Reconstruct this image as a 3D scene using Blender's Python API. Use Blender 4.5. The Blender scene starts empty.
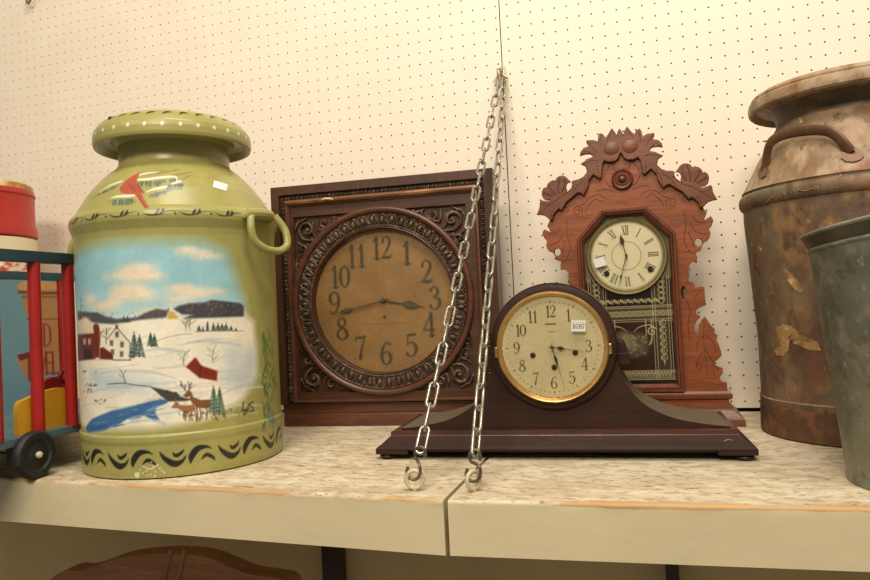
import bpy, bmesh, math, random
import numpy as np
from mathutils import Vector, Matrix
random.seed(7); rng=np.random.default_rng(7)
PI=math.pi
SC=bpy.context.scene
COL=SC.collection
# ------------------------------------------------------------------ camera
RM=np.array([[0.9553,0.2917,-0.0485],[-0.0532,0.0080,-0.9986],[-0.2909,0.9565,0.0231]])
U_,_,V_=np.linalg.svd(RM); RM=U_@V_
C0=np.array([0.2642,-1.5065,0.2351]); FP=705.47
cam=bpy.data.cameras.new('camera'); co=bpy.data.objects.new('camera',cam); COL.objects.link(co)
cam.sensor_width=36; cam.lens=FP/870*36; cam.clip_start=.01
m=Matrix.Identity(4)
for i in range(3):
    m[i][0]=RM[0][i]; m[i][1]=-RM[1][i]; m[i][2]=-RM[2][i]; m[i][3]=C0[i]
co.matrix_world=m; SC.camera=co
def ray(px,py): return RM.T@np.array([(px-435)/FP,(py-290)/FP,1.])
def at(px,py,Y): d=ray(px,py); return C0+d*(Y-C0[1])/d[1]
def onz_(px,py,Z=0): d=ray(px,py); return C0+d*(Z-C0[2])/d[2]
def onx_(px,py,X): d=ray(px,py); return C0+d*(X-C0[0])/d[0]
# ------------------------------------------------------------------ helpers
def lin(c):
    c=np.asarray(c,float)
    if c.max()>1.001: c=c/255.
    return np.where(c<=.04045,c/12.92,((c+.055)/1.055)**2.4)
def c4(c): l=lin(c); return (float(l[0]),float(l[1]),float(l[2]),1.)
def props(o,label=None,cat=None,group=None,kind=None):
    if label: o['label']=label
    if cat: o['category']=cat
    if group: o['group']=group
    if kind: o['kind']=kind
    return o
def thing(name,label,cat,loc=(0,0,0),rz=0,group=None):
    o=bpy.data.objects.new(name,None); COL.objects.link(o); o.empty_display_size=.02
    o.location=loc; o.rotation_euler=(0,0,rz)
    return props(o,label,cat,group)
class MB:
    def __init__(s): s.v=[]; s.f=[]
    def add(s,v,f):
        n=len(s.v); s.v+= [tuple(map(float,p)) for p in v]; s.f+=[tuple(i+n for i in q) for q in f]; return s
    def box(s,x0,x1,y0,y1,z0,z1):
        v=[(x,y,z) for x in (x0,x1) for y in (y0,y1) for z in (z0,z1)]
        return s.add(v,[(0,1,3,2),(4,6,7,5),(0,4,5,1),(2,3,7,6),(0,2,6,4),(1,5,7,3)])
    def tube(s,pts,r,n=8,closed=False,flat=1.,up=(0,0,1)):
        P=[np.array(p,float) for p in pts]; k=len(P)
        R=r if hasattr(r,'__len__') else [r]*k
        T=[]
        for i in range(k):
            a=P[(i-1)%k] if (closed or i>0) else P[i]; b=P[(i+1)%k] if (closed or i<k-1) else P[i]
            t=b-a; T.append(t/(np.linalg.norm(t)+1e-12))
        u=np.cross(T[0],np.array(up,float))
        if np.linalg.norm(u)<1e-3: u=np.cross(T[0],[1,0,.1])
        u/=np.linalg.norm(u); V=[]
        for i in range(k):
            u=u-T[i]*(u@T[i]); u/=np.linalg.norm(u)+1e-12; w=np.cross(T[i],u)
            for j in range(n):
                a=2*PI*j/n; V.append(P[i]+R[i]*(math.cos(a)*u+flat*math.sin(a)*w))
        F=[]
        for i in range(k if closed else k-1):
            for j in range(n):
                a=i*n+j; b=i*n+(j+1)%n; c=((i+1)%k)*n+(j+1)%n; d=((i+1)%k)*n+j; F.append((a,d,c,b))
        if not closed: F.append(tuple(range(n))); F.append(tuple((k-1)*n+j for j in reversed(range(n))))
        return s.add(V,F)
    def lathe(s,prof,cx=0,cy=0,n=64,close=False):
        V=[];k=len(prof)
        for r,z in prof:
            for j in range(n):
                a=2*PI*j/n; V.append((cx+r*math.cos(a),cy+r*math.sin(a),z))
        F=[]
        for i in range(k if close else k-1):
            for j in range(n):
                a=i*n+j;b=i*n+(j+1)%n;i2=(i+1)%k; F.append((a,b,i2*n+(j+1)%n,i2*n+j))
        return s.add(V,F)
    def ylathe(s,prof,cx,cz,n=64,caps=False):
        # prof: (r, y) revolved about the axis parallel to y through (cx,cz)
        V=[];k=len(prof)
        for r,y in prof:
            for j in range(n):
                a=2*PI*j/n; V.append((cx+r*math.cos(a),y,cz+r*math.sin(a)))
        F=[]
        for i in range(k-1):
            for j in range(n):
                a=i*n+j;b=i*n+(j+1)%n; F.append((a,b,(i+1)*n+(j+1)%n,(i+1)*n+j))
        if caps: F.append(tuple(range(n))); F.append(tuple((k-1)*n+j for j in range(n)))
        return s.add(V,F)
    def ball(s,c,r,sx=1,sy=1,sz=1,n=10,m=6):
        V=[(c[0],c[1],c[2]+r*sz)];F=[]
        for i in range(1,m):
            t=PI*i/m
            for j in range(n):
                a=2*PI*j/n; V.append((c[0]+r*sx*math.sin(t)*math.cos(a),c[1]+r*sy*math.sin(t)*math.sin(a),c[2]+r*sz*math.cos(t)))
        V.append((c[0],c[1],c[2]-r*sz))
        for j in range(n): F.append((0,1+j,1+(j+1)%n))
        for i in range(m-2):
            for j in range(n): F.append((1+i*n+j,1+(i+1)*n+j,1+(i+1)*n+(j+1)%n,1+i*n+(j+1)%n))
        e=len(V)-1
        for j in range(n): F.append((e,1+(m-2)*n+(j+1)%n,1+(m-2)*n+j))
        return s.add(V,F)
    def prism(s,poly,y0,y1,holes=()):
        # polygon in (x,z) extruded between y0 (front) and y1, holes as polygons
        bm=bmesh.new(); 
        def loop(p):
            vs=[bm.verts.new((q[0],y0,q[1])) for q in p]
            return [bm.edges.new((vs[i],vs[(i+1)%len(vs)])) for i in range(len(vs))]
        es=loop(poly)
        for h in holes: es+=loop(h)
        bmesh.ops.triangle_fill(bm,use_beauty=True,use_dissolve=False,edges=es)
        fs=list(bm.faces)
        ret=bmesh.ops.extrude_face_region(bm,geom=fs)
        for g in ret['geom']:
            if isinstance(g,bmesh.types.BMVert): g.co.y=y1
        bmesh.ops.recalc_face_normals(bm,faces=list(bm.faces))
        bm.verts.index_update()
        s.add([tuple(v.co) for v in bm.verts],[tuple(v.index for v in f.verts) for f in bm.faces]); bm.free(); return s
    def frame(s,rings):
        # rings: list of (x0,x1,z0,z1,y) rectangles joined in order (a moulded square frame)
        n=len(s.v);V=[];F=[]
        for x0,x1,z0,z1,y in rings: V+=[(x0,y,z0),(x1,y,z0),(x1,y,z1),(x0,y,z1)]
        for i in range(len(rings)-1):
            for j in range(4): F.append((i*4+j,i*4+(j+1)%4,(i+1)*4+(j+1)%4,(i+1)*4+j))
        return s.add(V,F)
    def ringpoly(s,polys):
        # list of (polygon [(x,z)], y) of equal length joined in order
        k=len(polys[0][0]);V=[];F=[]
        for p,y in polys: V+=[(q[0],y,q[1]) for q in p]
        for i in range(len(polys)-1):
            for j in range(k): F.append((i*k+j,i*k+(j+1)%k,(i+1)*k+(j+1)%k,(i+1)*k+j))
        return s.add(V,F)
def fix(me):
    bm=bmesh.new(); bm.from_mesh(me); bmesh.ops.recalc_face_normals(bm,faces=list(bm.faces)); bm.to_mesh(me); bm.free()
def obj(name,mb,mat,parent=None,smooth=35,bevel=0,world=False,recalc=True,seg=2):
    me=bpy.data.meshes.new(name)
    v=mb.v
    if world and parent is not None:
        L=parent.location; v=[(a-L[0],b-L[1],c-L[2]) for a,b,c in v]
    me.from_pydata(v,[],mb.f); me.update()
    if recalc: fix(me)
    if mat is not None: me.materials.append(mat)
    o=bpy.data.objects.new(name,me); COL.objects.link(o)
    if parent is not None: o.parent=parent
    if smooth:
        me.polygons.foreach_set('use_smooth',[True]*len(me.polygons)); me.set_sharp_from_angle(angle=math.radians(smooth))
    if bevel:
        b=o.modifiers.new('bevel','BEVEL'); b.width=bevel; b.segments=seg; b.limit_method='ANGLE'; b.angle_limit=math.radians(40)
    return o
def cat(pts,n=6,closed=False):
    P=[np.array(p,float) for p in pts];k=len(P);out=[]
    rg=range(k if closed else k-1)
    for i in rg:
        p0=P[(i-1)%k] if closed or i>0 else 2*P[0]-P[1]; p1=P[i]; p2=P[(i+1)%k]
        p3=P[(i+2)%k] if closed or i<k-2 else 2*P[-1]-P[-2]
        for j in range(n):
            t=j/n; out.append(.5*((2*p1)+(-p0+p2)*t+(2*p0-5*p1+4*p2-p3)*t*t+(-p0+3*p1-3*p2+p3)*t**3))
    if not closed: out.append(P[-1])
    return out
# ------------------------------------------------------------------ materials
def mat(name,base,rough=.5,metal=0,layers=(),bump=None,spec=.5,attr=None,coat=0,stretch=(1,1,1),roughvar=0):
    M=bpy.data.materials.new(name); M.use_nodes=True; nt=M.node_tree; N=nt.nodes; L=nt.links
    b=N['Principled BSDF']; b.inputs['Roughness'].default_value=rough; b.inputs['Metallic'].default_value=metal
    b.inputs['Specular IOR Level'].default_value=spec; b.inputs['Coat Weight'].default_value=coat; b.inputs['Coat Roughness'].default_value=.15
    tc=N.new('ShaderNodeTexCoord'); mp=N.new('ShaderNodeMapping'); mp.inputs['Scale'].default_value=stretch; L.new(tc.outputs['Object'],mp.inputs['Vector'])
    if attr:
        a=N.new('ShaderNodeAttribute'); a.attribute_name=attr; cur=a.outputs['Color']
    else:
        a=N.new('ShaderNodeRGB'); a.outputs[0].default_value=c4(base); cur=a.outputs[0]
    last=None
    for (c,sc,lo,hi,amt) in layers:
        n=N.new('ShaderNodeTexNoise'); n.inputs['Scale'].default_value=sc; n.inputs['Detail'].default_value=6; n.inputs['Roughness'].default_value=.62
        L.new(mp.outputs[0],n.inputs['Vector'])
        r=N.new('ShaderNodeMapRange'); r.inputs['From Min'].default_value=lo; r.inputs['From Max'].default_value=hi; r.inputs['To Max'].default_value=amt
        L.new(n.outputs['Fac'],r.inputs['Value'])
        x=N.new('ShaderNodeMix'); x.data_type='RGBA'; L.new(r.outputs[0],x.inputs['Factor']); L.new(cur,x.inputs['A']); x.inputs['B'].default_value=c4(c); cur=x.outputs['Result']; last=n
    L.new(cur,b.inputs['Base Color'])
    if roughvar and last:
        r=N.new('ShaderNodeMapRange'); r.inputs['From Min'].default_value=.3; r.inputs['From Max'].default_value=.7; r.inputs['To Min'].default_value=max(.05,rough-roughvar); r.inputs['To Max'].default_value=min(1,rough+roughvar)
        L.new(last.outputs['Fac'],r.inputs['Value']); L.new(r.outputs[0],b.inputs['Roughness'])
    if bump:
        sc,st=bump; n=N.new('ShaderNodeTexNoise'); n.inputs['Scale'].default_value=sc; n.inputs['Detail'].default_value=5; L.new(mp.outputs[0],n.inputs['Vector'])
        bp=N.new('ShaderNodeBump'); bp.inputs['Strength'].default_value=st; bp.inputs['Distance'].default_value=.002; L.new(n.outputs['Fac'],bp.inputs['Height']); L.new(bp.outputs[0],b.inputs['Normal'])
    return M
def wood(name,c1,c2,rough=.35,grain='x',scale=18,amt=.8,spec=.5,coat=0):
    st={'x':(1,9,9),'z':(9,9,1)}[grain]
    return mat(name,c1,rough,0,[(c2,scale*.35,.35,.7,amt),(np.array(c2)*.55,scale,.52,.75,.55)],(scale*2,.12),spec,stretch=st,coat=coat)
M={}
M['wall']=mat('cream painted pegboard',(238,226,208),.55,layers=[((228,214,184),1.2,.35,.75,.5),((244,235,214),9,.4,.7,.4)],bump=(160,.05))
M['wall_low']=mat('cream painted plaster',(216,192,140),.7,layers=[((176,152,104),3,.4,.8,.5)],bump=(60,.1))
M['dark']=mat('dark gap',(38,30,22),.9)
M['black']=mat('black paint and recess shade',(20,19,17),.45,bump=(120,.1))
M['rubber']=mat('black rubber',(28,27,26),.6,layers=[((74,66,56),60,.55,.75,.6)],bump=(90,.4))
M['green']=mat('olive green enamel',(158,153,88),.33,attr='Paint',layers=[],bump=(26,.05),spec=.5)
M['greenp']=mat('olive green paint',(156,152,88),.35,layers=[((126,122,60),30,.5,.75,.5)],bump=(60,.15))
M['rust']=mat('rusty tinned steel',(116,96,72),.62,0,layers=[((96,90,68),9,.42,.58,.9),((92,64,44),16,.46,.60,.85),((146,112,74),24,.52,.64,.75),((112,70,44),13,.58,.70,.7),((66,46,32),45,.55,.66,.7),((212,190,154),55,.66,.70,.8)],bump=(70,.6),roughvar=.2,stretch=(1,1,.7))
M['rustpale']=mat('worn tan steel',(156,130,100),.58,0,layers=[((122,94,66),14,.42,.6,.9),((186,164,132),26,.5,.64,.7),((126,74,42),17,.55,.66,.8),((92,66,46),60,.56,.66,.7),((224,206,174),48,.66,.70,.7)],bump=(70,.5),roughvar=.18,stretch=(1,1,.6))
M['rustdark']=mat('deep rust',(98,68,46),.7,.0,layers=[((66,50,36),16,.42,.6,.85),((128,80,48),30,.5,.62,.8),((100,84,60),12,.54,.62,.7)],bump=(90,.7))
M['neck']=mat('olive brown tarnished steel',(112,100,72),.6,0,layers=[((84,72,48),14,.42,.6,.85),((140,118,84),30,.52,.64,.7),((104,66,40),22,.56,.66,.7)],bump=(70,.5))
M['strap']=mat('brown iron strap',(106,76,50),.45,.3,layers=[((66,44,30),16,.4,.65,.8),((146,102,60),28,.55,.75,.5)],bump=(90,.3))
M['patch']=mat('flaking ochre patch',(168,132,82),.7,layers=[((122,92,60),50,.45,.58,.9),((206,176,124),70,.55,.64,.8)],bump=(120,.6))
M['galv']=mat('weathered galvanised steel',(126,126,108),.5,.25,layers=[((104,106,88),14,.42,.58,.85),((150,150,134),26,.5,.64,.7),((88,86,68),50,.55,.66,.7),((170,170,156),80,.62,.68,.6)],bump=(50,.12),roughvar=.12)
M['galvshade']=mat('galvanised lip shade',(96,92,80),.45,.5,layers=[((60,54,46),20,.4,.7,.7)],bump=(80,.3))  # shade under the flared lip put into a darker galvanised colour
M['chain']=mat('zinc plated steel',(176,172,158),.3,.75,layers=[((128,120,100),60,.45,.7,.6)],bump=(200,.2))
M['iron']=mat('tarnished iron hook',(124,112,92),.4,.6,layers=[((66,52,38),40,.45,.7,.8)],bump=(120,.3))
M['creamiron']=mat('paint daubed iron',(206,194,160),.5,.1,layers=[((128,116,92),60,.5,.66,.85)],bump=(120,.4))
M['oakdark']=wood('dark stained oak',(84,53,34),(56,36,24),.38,'x',26,.8)
M['oakdarkz']=wood('dark stained oak upright',(84,53,35),(56,36,25),.38,'z',26,.8)
M['oakred']=wood('reddish worn oak',(104,62,40),(66,40,28),.36,'x',26,.8)
M['carve']=mat('dark carved oak',(90,68,50),.42,layers=[((50,34,25),60,.42,.58,.85),((140,120,92),110,.55,.64,.7)],bump=(160,.6))  # grey-tan speckle colours highlights into the carving
M['gilt']=mat('worn gilt moulding',(112,72,42),.4,.15,layers=[((176,128,70),14,.48,.66,.85),((70,42,28),30,.52,.7,.7),((216,196,158),50,.68,.74,.7)],bump=(120,.4),stretch=(1,4,4))
M['mahog']=wood('dark mahogany veneer',(58,36,28),(40,26,21),.58,'x',14,.8,spec=.2)
M['mahogred']=wood('red mahogany moulding',(82,47,36),(54,32,26),.33,'x',14,.7,coat=.15)
M['walnut']=wood('orange walnut',(150,82,42),(108,56,27),.42,'x',30,.9)
M['walnutdeep']=wood('deep brown walnut leaves',(122,70,43),(90,49,30),.42,'x',40,.85)  # darker brown walnut of the crest carving
M['walnutred']=wood('red brown walnut moulding',(118,64,40),(80,42,28),.33,'z',26,.8)
M['walnutx']=wood('red brown walnut base',(122,70,48),(84,46,32),.33,'x',20,.75)
M['incise']=mat('incised line in walnut',(92,48,26),.6)
M['brown']=mat('dark brown painted steel',(58,38,26),.5)
def pale_topped(src,name,c=(128,116,96),amt=.55):  # base colour turns paler on faces that point up
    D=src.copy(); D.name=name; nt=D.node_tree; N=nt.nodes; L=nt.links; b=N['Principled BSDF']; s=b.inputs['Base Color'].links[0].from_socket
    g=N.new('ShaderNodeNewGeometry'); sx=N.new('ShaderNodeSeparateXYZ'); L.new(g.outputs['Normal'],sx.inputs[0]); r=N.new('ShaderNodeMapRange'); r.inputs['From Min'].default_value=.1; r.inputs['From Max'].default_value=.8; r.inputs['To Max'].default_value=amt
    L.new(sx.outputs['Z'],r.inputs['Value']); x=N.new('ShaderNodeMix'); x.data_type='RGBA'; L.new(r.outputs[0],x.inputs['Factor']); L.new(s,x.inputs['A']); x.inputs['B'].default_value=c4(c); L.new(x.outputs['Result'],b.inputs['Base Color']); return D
M['mahogpale']=pale_topped(M['mahog'],'dusty mahogany')
M['brass']=mat('polished brass',(206,172,112),.3,.8,layers=[((168,128,76),30,.42,.62,.7)])
M['oldbrass']=mat('greenish old brass',(138,124,78),.4,.6,layers=[((96,88,54),22,.45,.7,.7)])
M['paint']=mat('painted surface',(255,255,255),.5,attr='Paint')
M['dialm']=mat('silvered brass dial',(255,255,255),.34,.25,attr='Paint')
M['tablet']=mat('painted glass tablet',(255,255,255),.18,attr='Paint')
M['hand']=mat('dark blued steel',(66,58,46),.4,.5)
M['hand2']=mat('greyed steel hand',(92,84,64),.5,.3)
M['teal']=mat('dark teal painted wood',(46,72,80),.42,layers=[((32,54,64),8,.4,.7,.7),((120,112,90),50,.66,.72,.7)],bump=(60,.15))
M['tealpale']=mat('slate blue painted wood',(92,114,120),.5,layers=[((70,92,98),12,.42,.62,.7),((150,146,124),30,.60,.66,.7)],bump=(60,.2))
M['red']=mat('red painted wood',(164,30,26),.4,layers=[((126,22,20),12,.45,.7,.6)],bump=(60,.1))
M['redtin']=mat('red enamel tin',(176,38,26),.35,layers=[((150,26,20),6,.4,.7,.6)])
M['creamtin']=mat('cream enamel tin',(226,214,178),.4,layers=[((206,190,150),8,.4,.7,.5)])
M['yellow']=mat('yellow painted wood',(214,162,38),.45,layers=[((190,132,28),12,.4,.7,.7),((120,80,30),60,.68,.74,.7)],bump=(60,.15))
M['chairwood']=wood('brown carved wood',(186,138,98),(150,106,74),.7,'x',20,.8,spec=.2)
M['paper']=mat('white paper sticker',(238,236,230),.6,attr='Paint')
def glass():
    G=bpy.data.materials.new('clock glass'); G.use_nodes=True; nt=G.node_tree; N=nt.nodes; L=nt.links
    for n in list(N):
        if n.type!='OUTPUT_MATERIAL': N.remove(n)
    o=[n for n in N if n.type=='OUTPUT_MATERIAL'][0]
    t=N.new('ShaderNodeBsdfTransparent'); t.inputs[0].default_value=(.93,.93,.9,1); g=N.new('ShaderNodeBsdfGlossy'); g.inputs['Roughness'].default_value=.06
    lw=N.new('ShaderNodeLayerWeight'); lw.inputs['Blend'].default_value=.5; pw_=N.new('ShaderNodeMath'); pw_.operation='POWER'; pw_.inputs[1].default_value=5; L.new(lw.outputs['Facing'],pw_.inputs[0])
    f=N.new('ShaderNodeMapRange'); f.inputs['To Min'].default_value=.035; f.inputs['To Max'].default_value=.7; L.new(pw_.outputs[0],f.inputs['Value']); x=N.new('ShaderNodeMixShader')
    L.new(f.outputs[0],x.inputs[0]); L.new(t.outputs[0],x.inputs[1]); L.new(g.outputs[0],x.inputs[2]); L.new(x.outputs[0],o.inputs[0]); return G
M['glass']=glass()
# shelf paint: worn cream paint, bare wood where the front top edge is rubbed
def shelfmat():
    S=mat('worn cream shelf paint',(216,204,176),.6,layers=[((190,174,142),10,.42,.6,.8),((170,150,122),60,.48,.62,.75),((228,218,196),34,.52,.6,.6),((128,106,84),110,.57,.64,.8),((96,76,58),40,.65,.68,.85),((150,106,66),22,.62,.68,.5)],bump=(45,.25),stretch=(.6,1.25,1))
    nt=S.node_tree;N=nt.nodes;L=nt.links;b=N['Principled BSDF']; src=b.inputs['Base Color'].links[0].from_socket
    g=N.new('ShaderNodeNewGeometry'); sx=N.new('ShaderNodeSeparateXYZ'); L.new(g.outputs['Normal'],sx.inputs[0])
    tc=N.new('ShaderNodeTexCoord')
    # faces looking forward carry smoother paint
    r=N.new('ShaderNodeMapRange'); r.inputs['From Min'].default_value=.25; r.inputs['From Max'].default_value=.6; L.new(sx.outputs['Z'],r.inputs['Value'])
    nf=N.new('ShaderNodeTexNoise'); nf.inputs['Scale'].default_value=7; nf.inputs['Detail'].default_value=6; L.new(tc.outputs['Object'],nf.inputs['Vector'])
    rf=N.new('ShaderNodeMix'); rf.data_type='RGBA'; rf.inputs['A'].default_value=c4((204,190,152)); rf.inputs['B'].default_value=c4((226,212,174)); L.new(nf.outputs['Fac'],rf.inputs['Factor'])
    x=N.new('ShaderNodeMix'); x.data_type='RGBA'; L.new(r.outputs[0],x.inputs['Factor']); L.new(rf.outputs['Result'],x.inputs['A']); L.new(src,x.inputs['B'])
    a=N.new('ShaderNodeAttribute'); a.attribute_name='Wear'
    n=N.new('ShaderNodeTexNoise'); n.inputs['Scale'].default_value=18; n.inputs['Detail'].default_value=10; n.inputs['Roughness'].default_value=.7
    mp=N.new('ShaderNodeMapping'); mp.inputs['Scale'].default_value=(.35,1,1); L.new(tc.outputs['Object'],mp.inputs[0]); L.new(mp.outputs[0],n.inputs['Vector'])
    mu=N.new('ShaderNodeMath'); mu.operation='MULTIPLY'; L.new(a.outputs['Fac'],mu.inputs[0]); mu.inputs[1].default_value=.43
    ad=N.new('ShaderNodeMath'); ad.operation='ADD'; L.new(mu.outputs[0],ad.inputs[0]); L.new(n.outputs['Fac'],ad.inputs[1])
    rr=N.new('ShaderNodeMapRange'); rr.inputs['From Min'].default_value=.82; rr.inputs['From Max'].default_value=.90; L.new(ad.outputs[0],rr.inputs['Value'])
    y=N.new('ShaderNodeMix'); y.data_type='RGBA'; L.new(rr.outputs[0],y.inputs['Factor']); L.new(x.outputs['Result'],y.inputs['A'])
    wn=N.new('ShaderNodeMix'); wn.data_type='RGBA'; wn.inputs['A'].default_value=c4((210,176,120)); wn.inputs['B'].default_value=c4((172,132,90)); L.new(nf.outputs['Fac'],wn.inputs['Factor'])
    L.new(wn.outputs['Result'],y.inputs['B']); L.new(y.outputs['Result'],b.inputs['Base Color'])
    return S
M['shelf']=shelfmat()
# ------------------------------------------------------------------ hand painting on surfaces
class Canvas:
    def __init__(s,x0,y0,x1,y1,res,base):
        s.x0,s.y0,s.res=x0,y0,res; s.W=int((x1-x0)/res)+2; s.H=int((y1-y0)/res)+2
        s.a=np.empty((s.H,s.W,3)); s.a[:]=np.array(base)/255.
    def grid(s,bx0,by0,bx1,by1):
        i0=max(0,int((bx0-s.x0)/s.res)-1); i1=min(s.W,int((bx1-s.x0)/s.res)+3); j0=max(0,int((by0-s.y0)/s.res)-1); j1=min(s.H,int((by1-s.y0)/s.res)+3)
        if i1<=i0 or j1<=j0: return None
        X,Y=np.meshgrid(s.x0+np.arange(i0,i1)*s.res,s.y0+np.arange(j0,j1)*s.res)
        return (slice(j0,j1),slice(i0,i1)),X,Y
    def blend(s,sl,al,c):
        al=np.clip(al,0,1)[...,None]; s.a[sl]=s.a[sl]*(1-al)+np.array(c)/255.*al
    def poly(s,pts,c,alpha=1,feather=None,mottle=0):
        p=np.array(pts,float); f=feather or s.res*.7
        g=s.grid(p[:,0].min()-f,p[:,1].min()-f,p[:,0].max()+f,p[:,1].max()+f)
        if g is None: return
        sl,X,Y=g; ins=np.zeros(X.shape,bool); D=np.full(X.shape,1e9); k=len(p)
        for i in range(k):
            x1,y1=p[i];x2,y2=p[(i+1)%k]
            cr=((y1>Y)!=(y2>Y)); 
            with np.errstate(divide='ignore',invalid='ignore'): xi=(x2-x1)*(Y-y1)/((y2-y1) if y2!=y1 else 1e-12)+x1
            ins^=cr&(X<xi)
            L=(x2-x1)**2+(y2-y1)**2+1e-18; t=np.clip(((X-x1)*(x2-x1)+(Y-y1)*(y2-y1))/L,0,1)
            D=np.minimum(D,np.hypot(X-x1-t*(x2-x1),Y-y1-t*(y2-y1)))
        sd=np.where(ins,D,-D); al=np.clip(sd/f*.5+.5,0,1)*alpha
        if mottle: al=al*(1-mottle*rng.random(al.shape))
        s.blend(sl,al,c)
    def stroke(s,pts,c,w=None,alpha=1,smooth=6,feather=None):
        P=[]
        for q in pts: P.append((q[0],q[1],q[2] if len(q)>2 else w))
        if smooth and len(P)>2: P=cat(P,smooth)
        P=np.array(P,float); f=feather or s.res*.7; mw=P[:,2].max()/2+f
        g=s.grid(P[:,0].min()-mw,P[:,1].min()-mw,P[:,0].max()+mw,P[:,1].max()+mw)
        if g is None: return
        sl,X,Y=g; S=np.full(X.shape,-1e9)
        for i in range(len(P)-1):
            x1,y1,w1=P[i];x2,y2,w2=P[i+1]; L=(x2-x1)**2+(y2-y1)**2+1e-18
            t=np.clip(((X-x1)*(x2-x1)+(Y-y1)*(y2-y1))/L,0,1)
            S=np.maximum(S,(w1+(w2-w1)*t)/2-np.hypot(X-x1-t*(x2-x1),Y-y1-t*(y2-y1)))
        s.blend(sl,np.clip(S/f*.5+.5,0,1)*alpha,c)
    def dot(s,x,y,r,c,ry=None,alpha=1,feather=None):
        ry=ry or r; f=(feather or s.res*.7)
        g=s.grid(x-r-f,y-ry-f,x+r+f,y+ry+f)
        if g is None: return
        sl,X,Y=g; d=(1-np.hypot((X-x)/r,(Y-y)/ry))*min(r,ry); s.blend(sl,np.clip(d/f*.5+.5,0,1)*alpha,c)
    def ring(s,x,y,r,w,c,alpha=1,a0=0,a1=2*PI):
        n=64; s.stroke([(x+r*math.cos(a0+(a1-a0)*i/n),y+r*math.sin(a0+(a1-a0)*i/n),w) for i in range(n+1)],c,alpha=alpha,smooth=0)
    def noise(s,amt,scale,seed=1):
        r=np.random.default_rng(seed); h=max(2,int(s.H*s.res/scale)+2); w=max(2,int(s.W*s.res/scale)+2); g=r.random((h,w))
        yi=np.linspace(0,h-1.001,s.H); xi=np.linspace(0,w-1.001,s.W); y0=yi.astype(int);x0=xi.astype(int);fy=(yi-y0)[:,None];fx=(xi-x0)[None]
        v=(g[y0][:,x0]*(1-fx)+g[y0][:,x0+1]*fx)*(1-fy)+(g[y0+1][:,x0]*(1-fx)+g[y0+1][:,x0+1]*fx)*fy
        s.a*=(1+amt*(v-.5)[...,None])
    def sample(s,X,Y):
        x=np.clip((np.asarray(X)-s.x0)/s.res,0,s.W-1.001);y=np.clip((np.asarray(Y)-s.y0)/s.res,0,s.H-1.001)
        i=x.astype(int);j=y.astype(int);fx=(x-i)[:,None];fy=(y-j)[:,None];a=s.a
        return (a[j,i]*(1-fx)+a[j,i+1]*fx)*(1-fy)+(a[j+1,i]*(1-fx)+a[j+1,i+1]*fx)*fy
def setcol(me,rgb):
    at_=me.color_attributes.new('Paint','FLOAT_COLOR','POINT'); l=lin(np.clip(rgb,0,1)); d=np.ones((len(me.vertices),4)); d[:,:3]=l; at_.data.foreach_set('color',d.ravel())
def npmesh(name,V,F,mat_,parent,smooth=True):
    me=bpy.data.meshes.new(name); V=np.asarray(V,np.float32);F=np.asarray(F,np.int32)
    me.vertices.add(len(V)); me.vertices.foreach_set('co',V.ravel()); k=F.shape[1]
    me.loops.add(F.size); me.loops.foreach_set('vertex_index',F.ravel()); me.polygons.add(len(F)); me.polygons.foreach_set('loop_start',np.arange(0,F.size,k,dtype=np.int32))
    me.update(calc_edges=True); me.validate()
    me.polygons.foreach_set('use_smooth',[bool(smooth)]*len(me.polygons))
    me.materials.append(mat_); o=bpy.data.objects.new(name,me); COL.objects.link(o)
    if parent is not None: o.parent=parent
    return o
def flat_painted(name,cv,x0,x1,z0,z1,y,step,mat_,parent,keep=None,depth=0):
    nx=int((x1-x0)/step)+1; nz=int((z1-z0)/step)+1
    xs=np.linspace(x0,x1,nx); zs=np.linspace(z0,z1,nz); X,Z=np.meshgrid(xs,zs)
    V=np.stack([X.ravel(),np.full(X.size,y),Z.ravel()],1)
    i,j=np.meshgrid(np.arange(nx-1),np.arange(nz-1)); a=(j*nx+i).ravel(); F=np.stack([a,a+1,a+nx+1,a+nx],1)
    if keep is not None:
        cx=X.ravel()[a]+step/2; cz=Z.ravel()[a]+step/2; F=F[keep(cx,cz)]
    used=np.unique(F); mp=np.full(len(V),-1); mp[used]=np.arange(len(used)); V=V[used]; F=mp[F]
    o=npmesh(name,V,F,mat_,parent,False); me=o.data; setcol(me,cv.sample(V[:,0],V[:,2]))
    if depth:
        s=o.modifiers.new('thickness','SOLIDIFY'); s.thickness=depth; s.offset=-1
    return o
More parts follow.
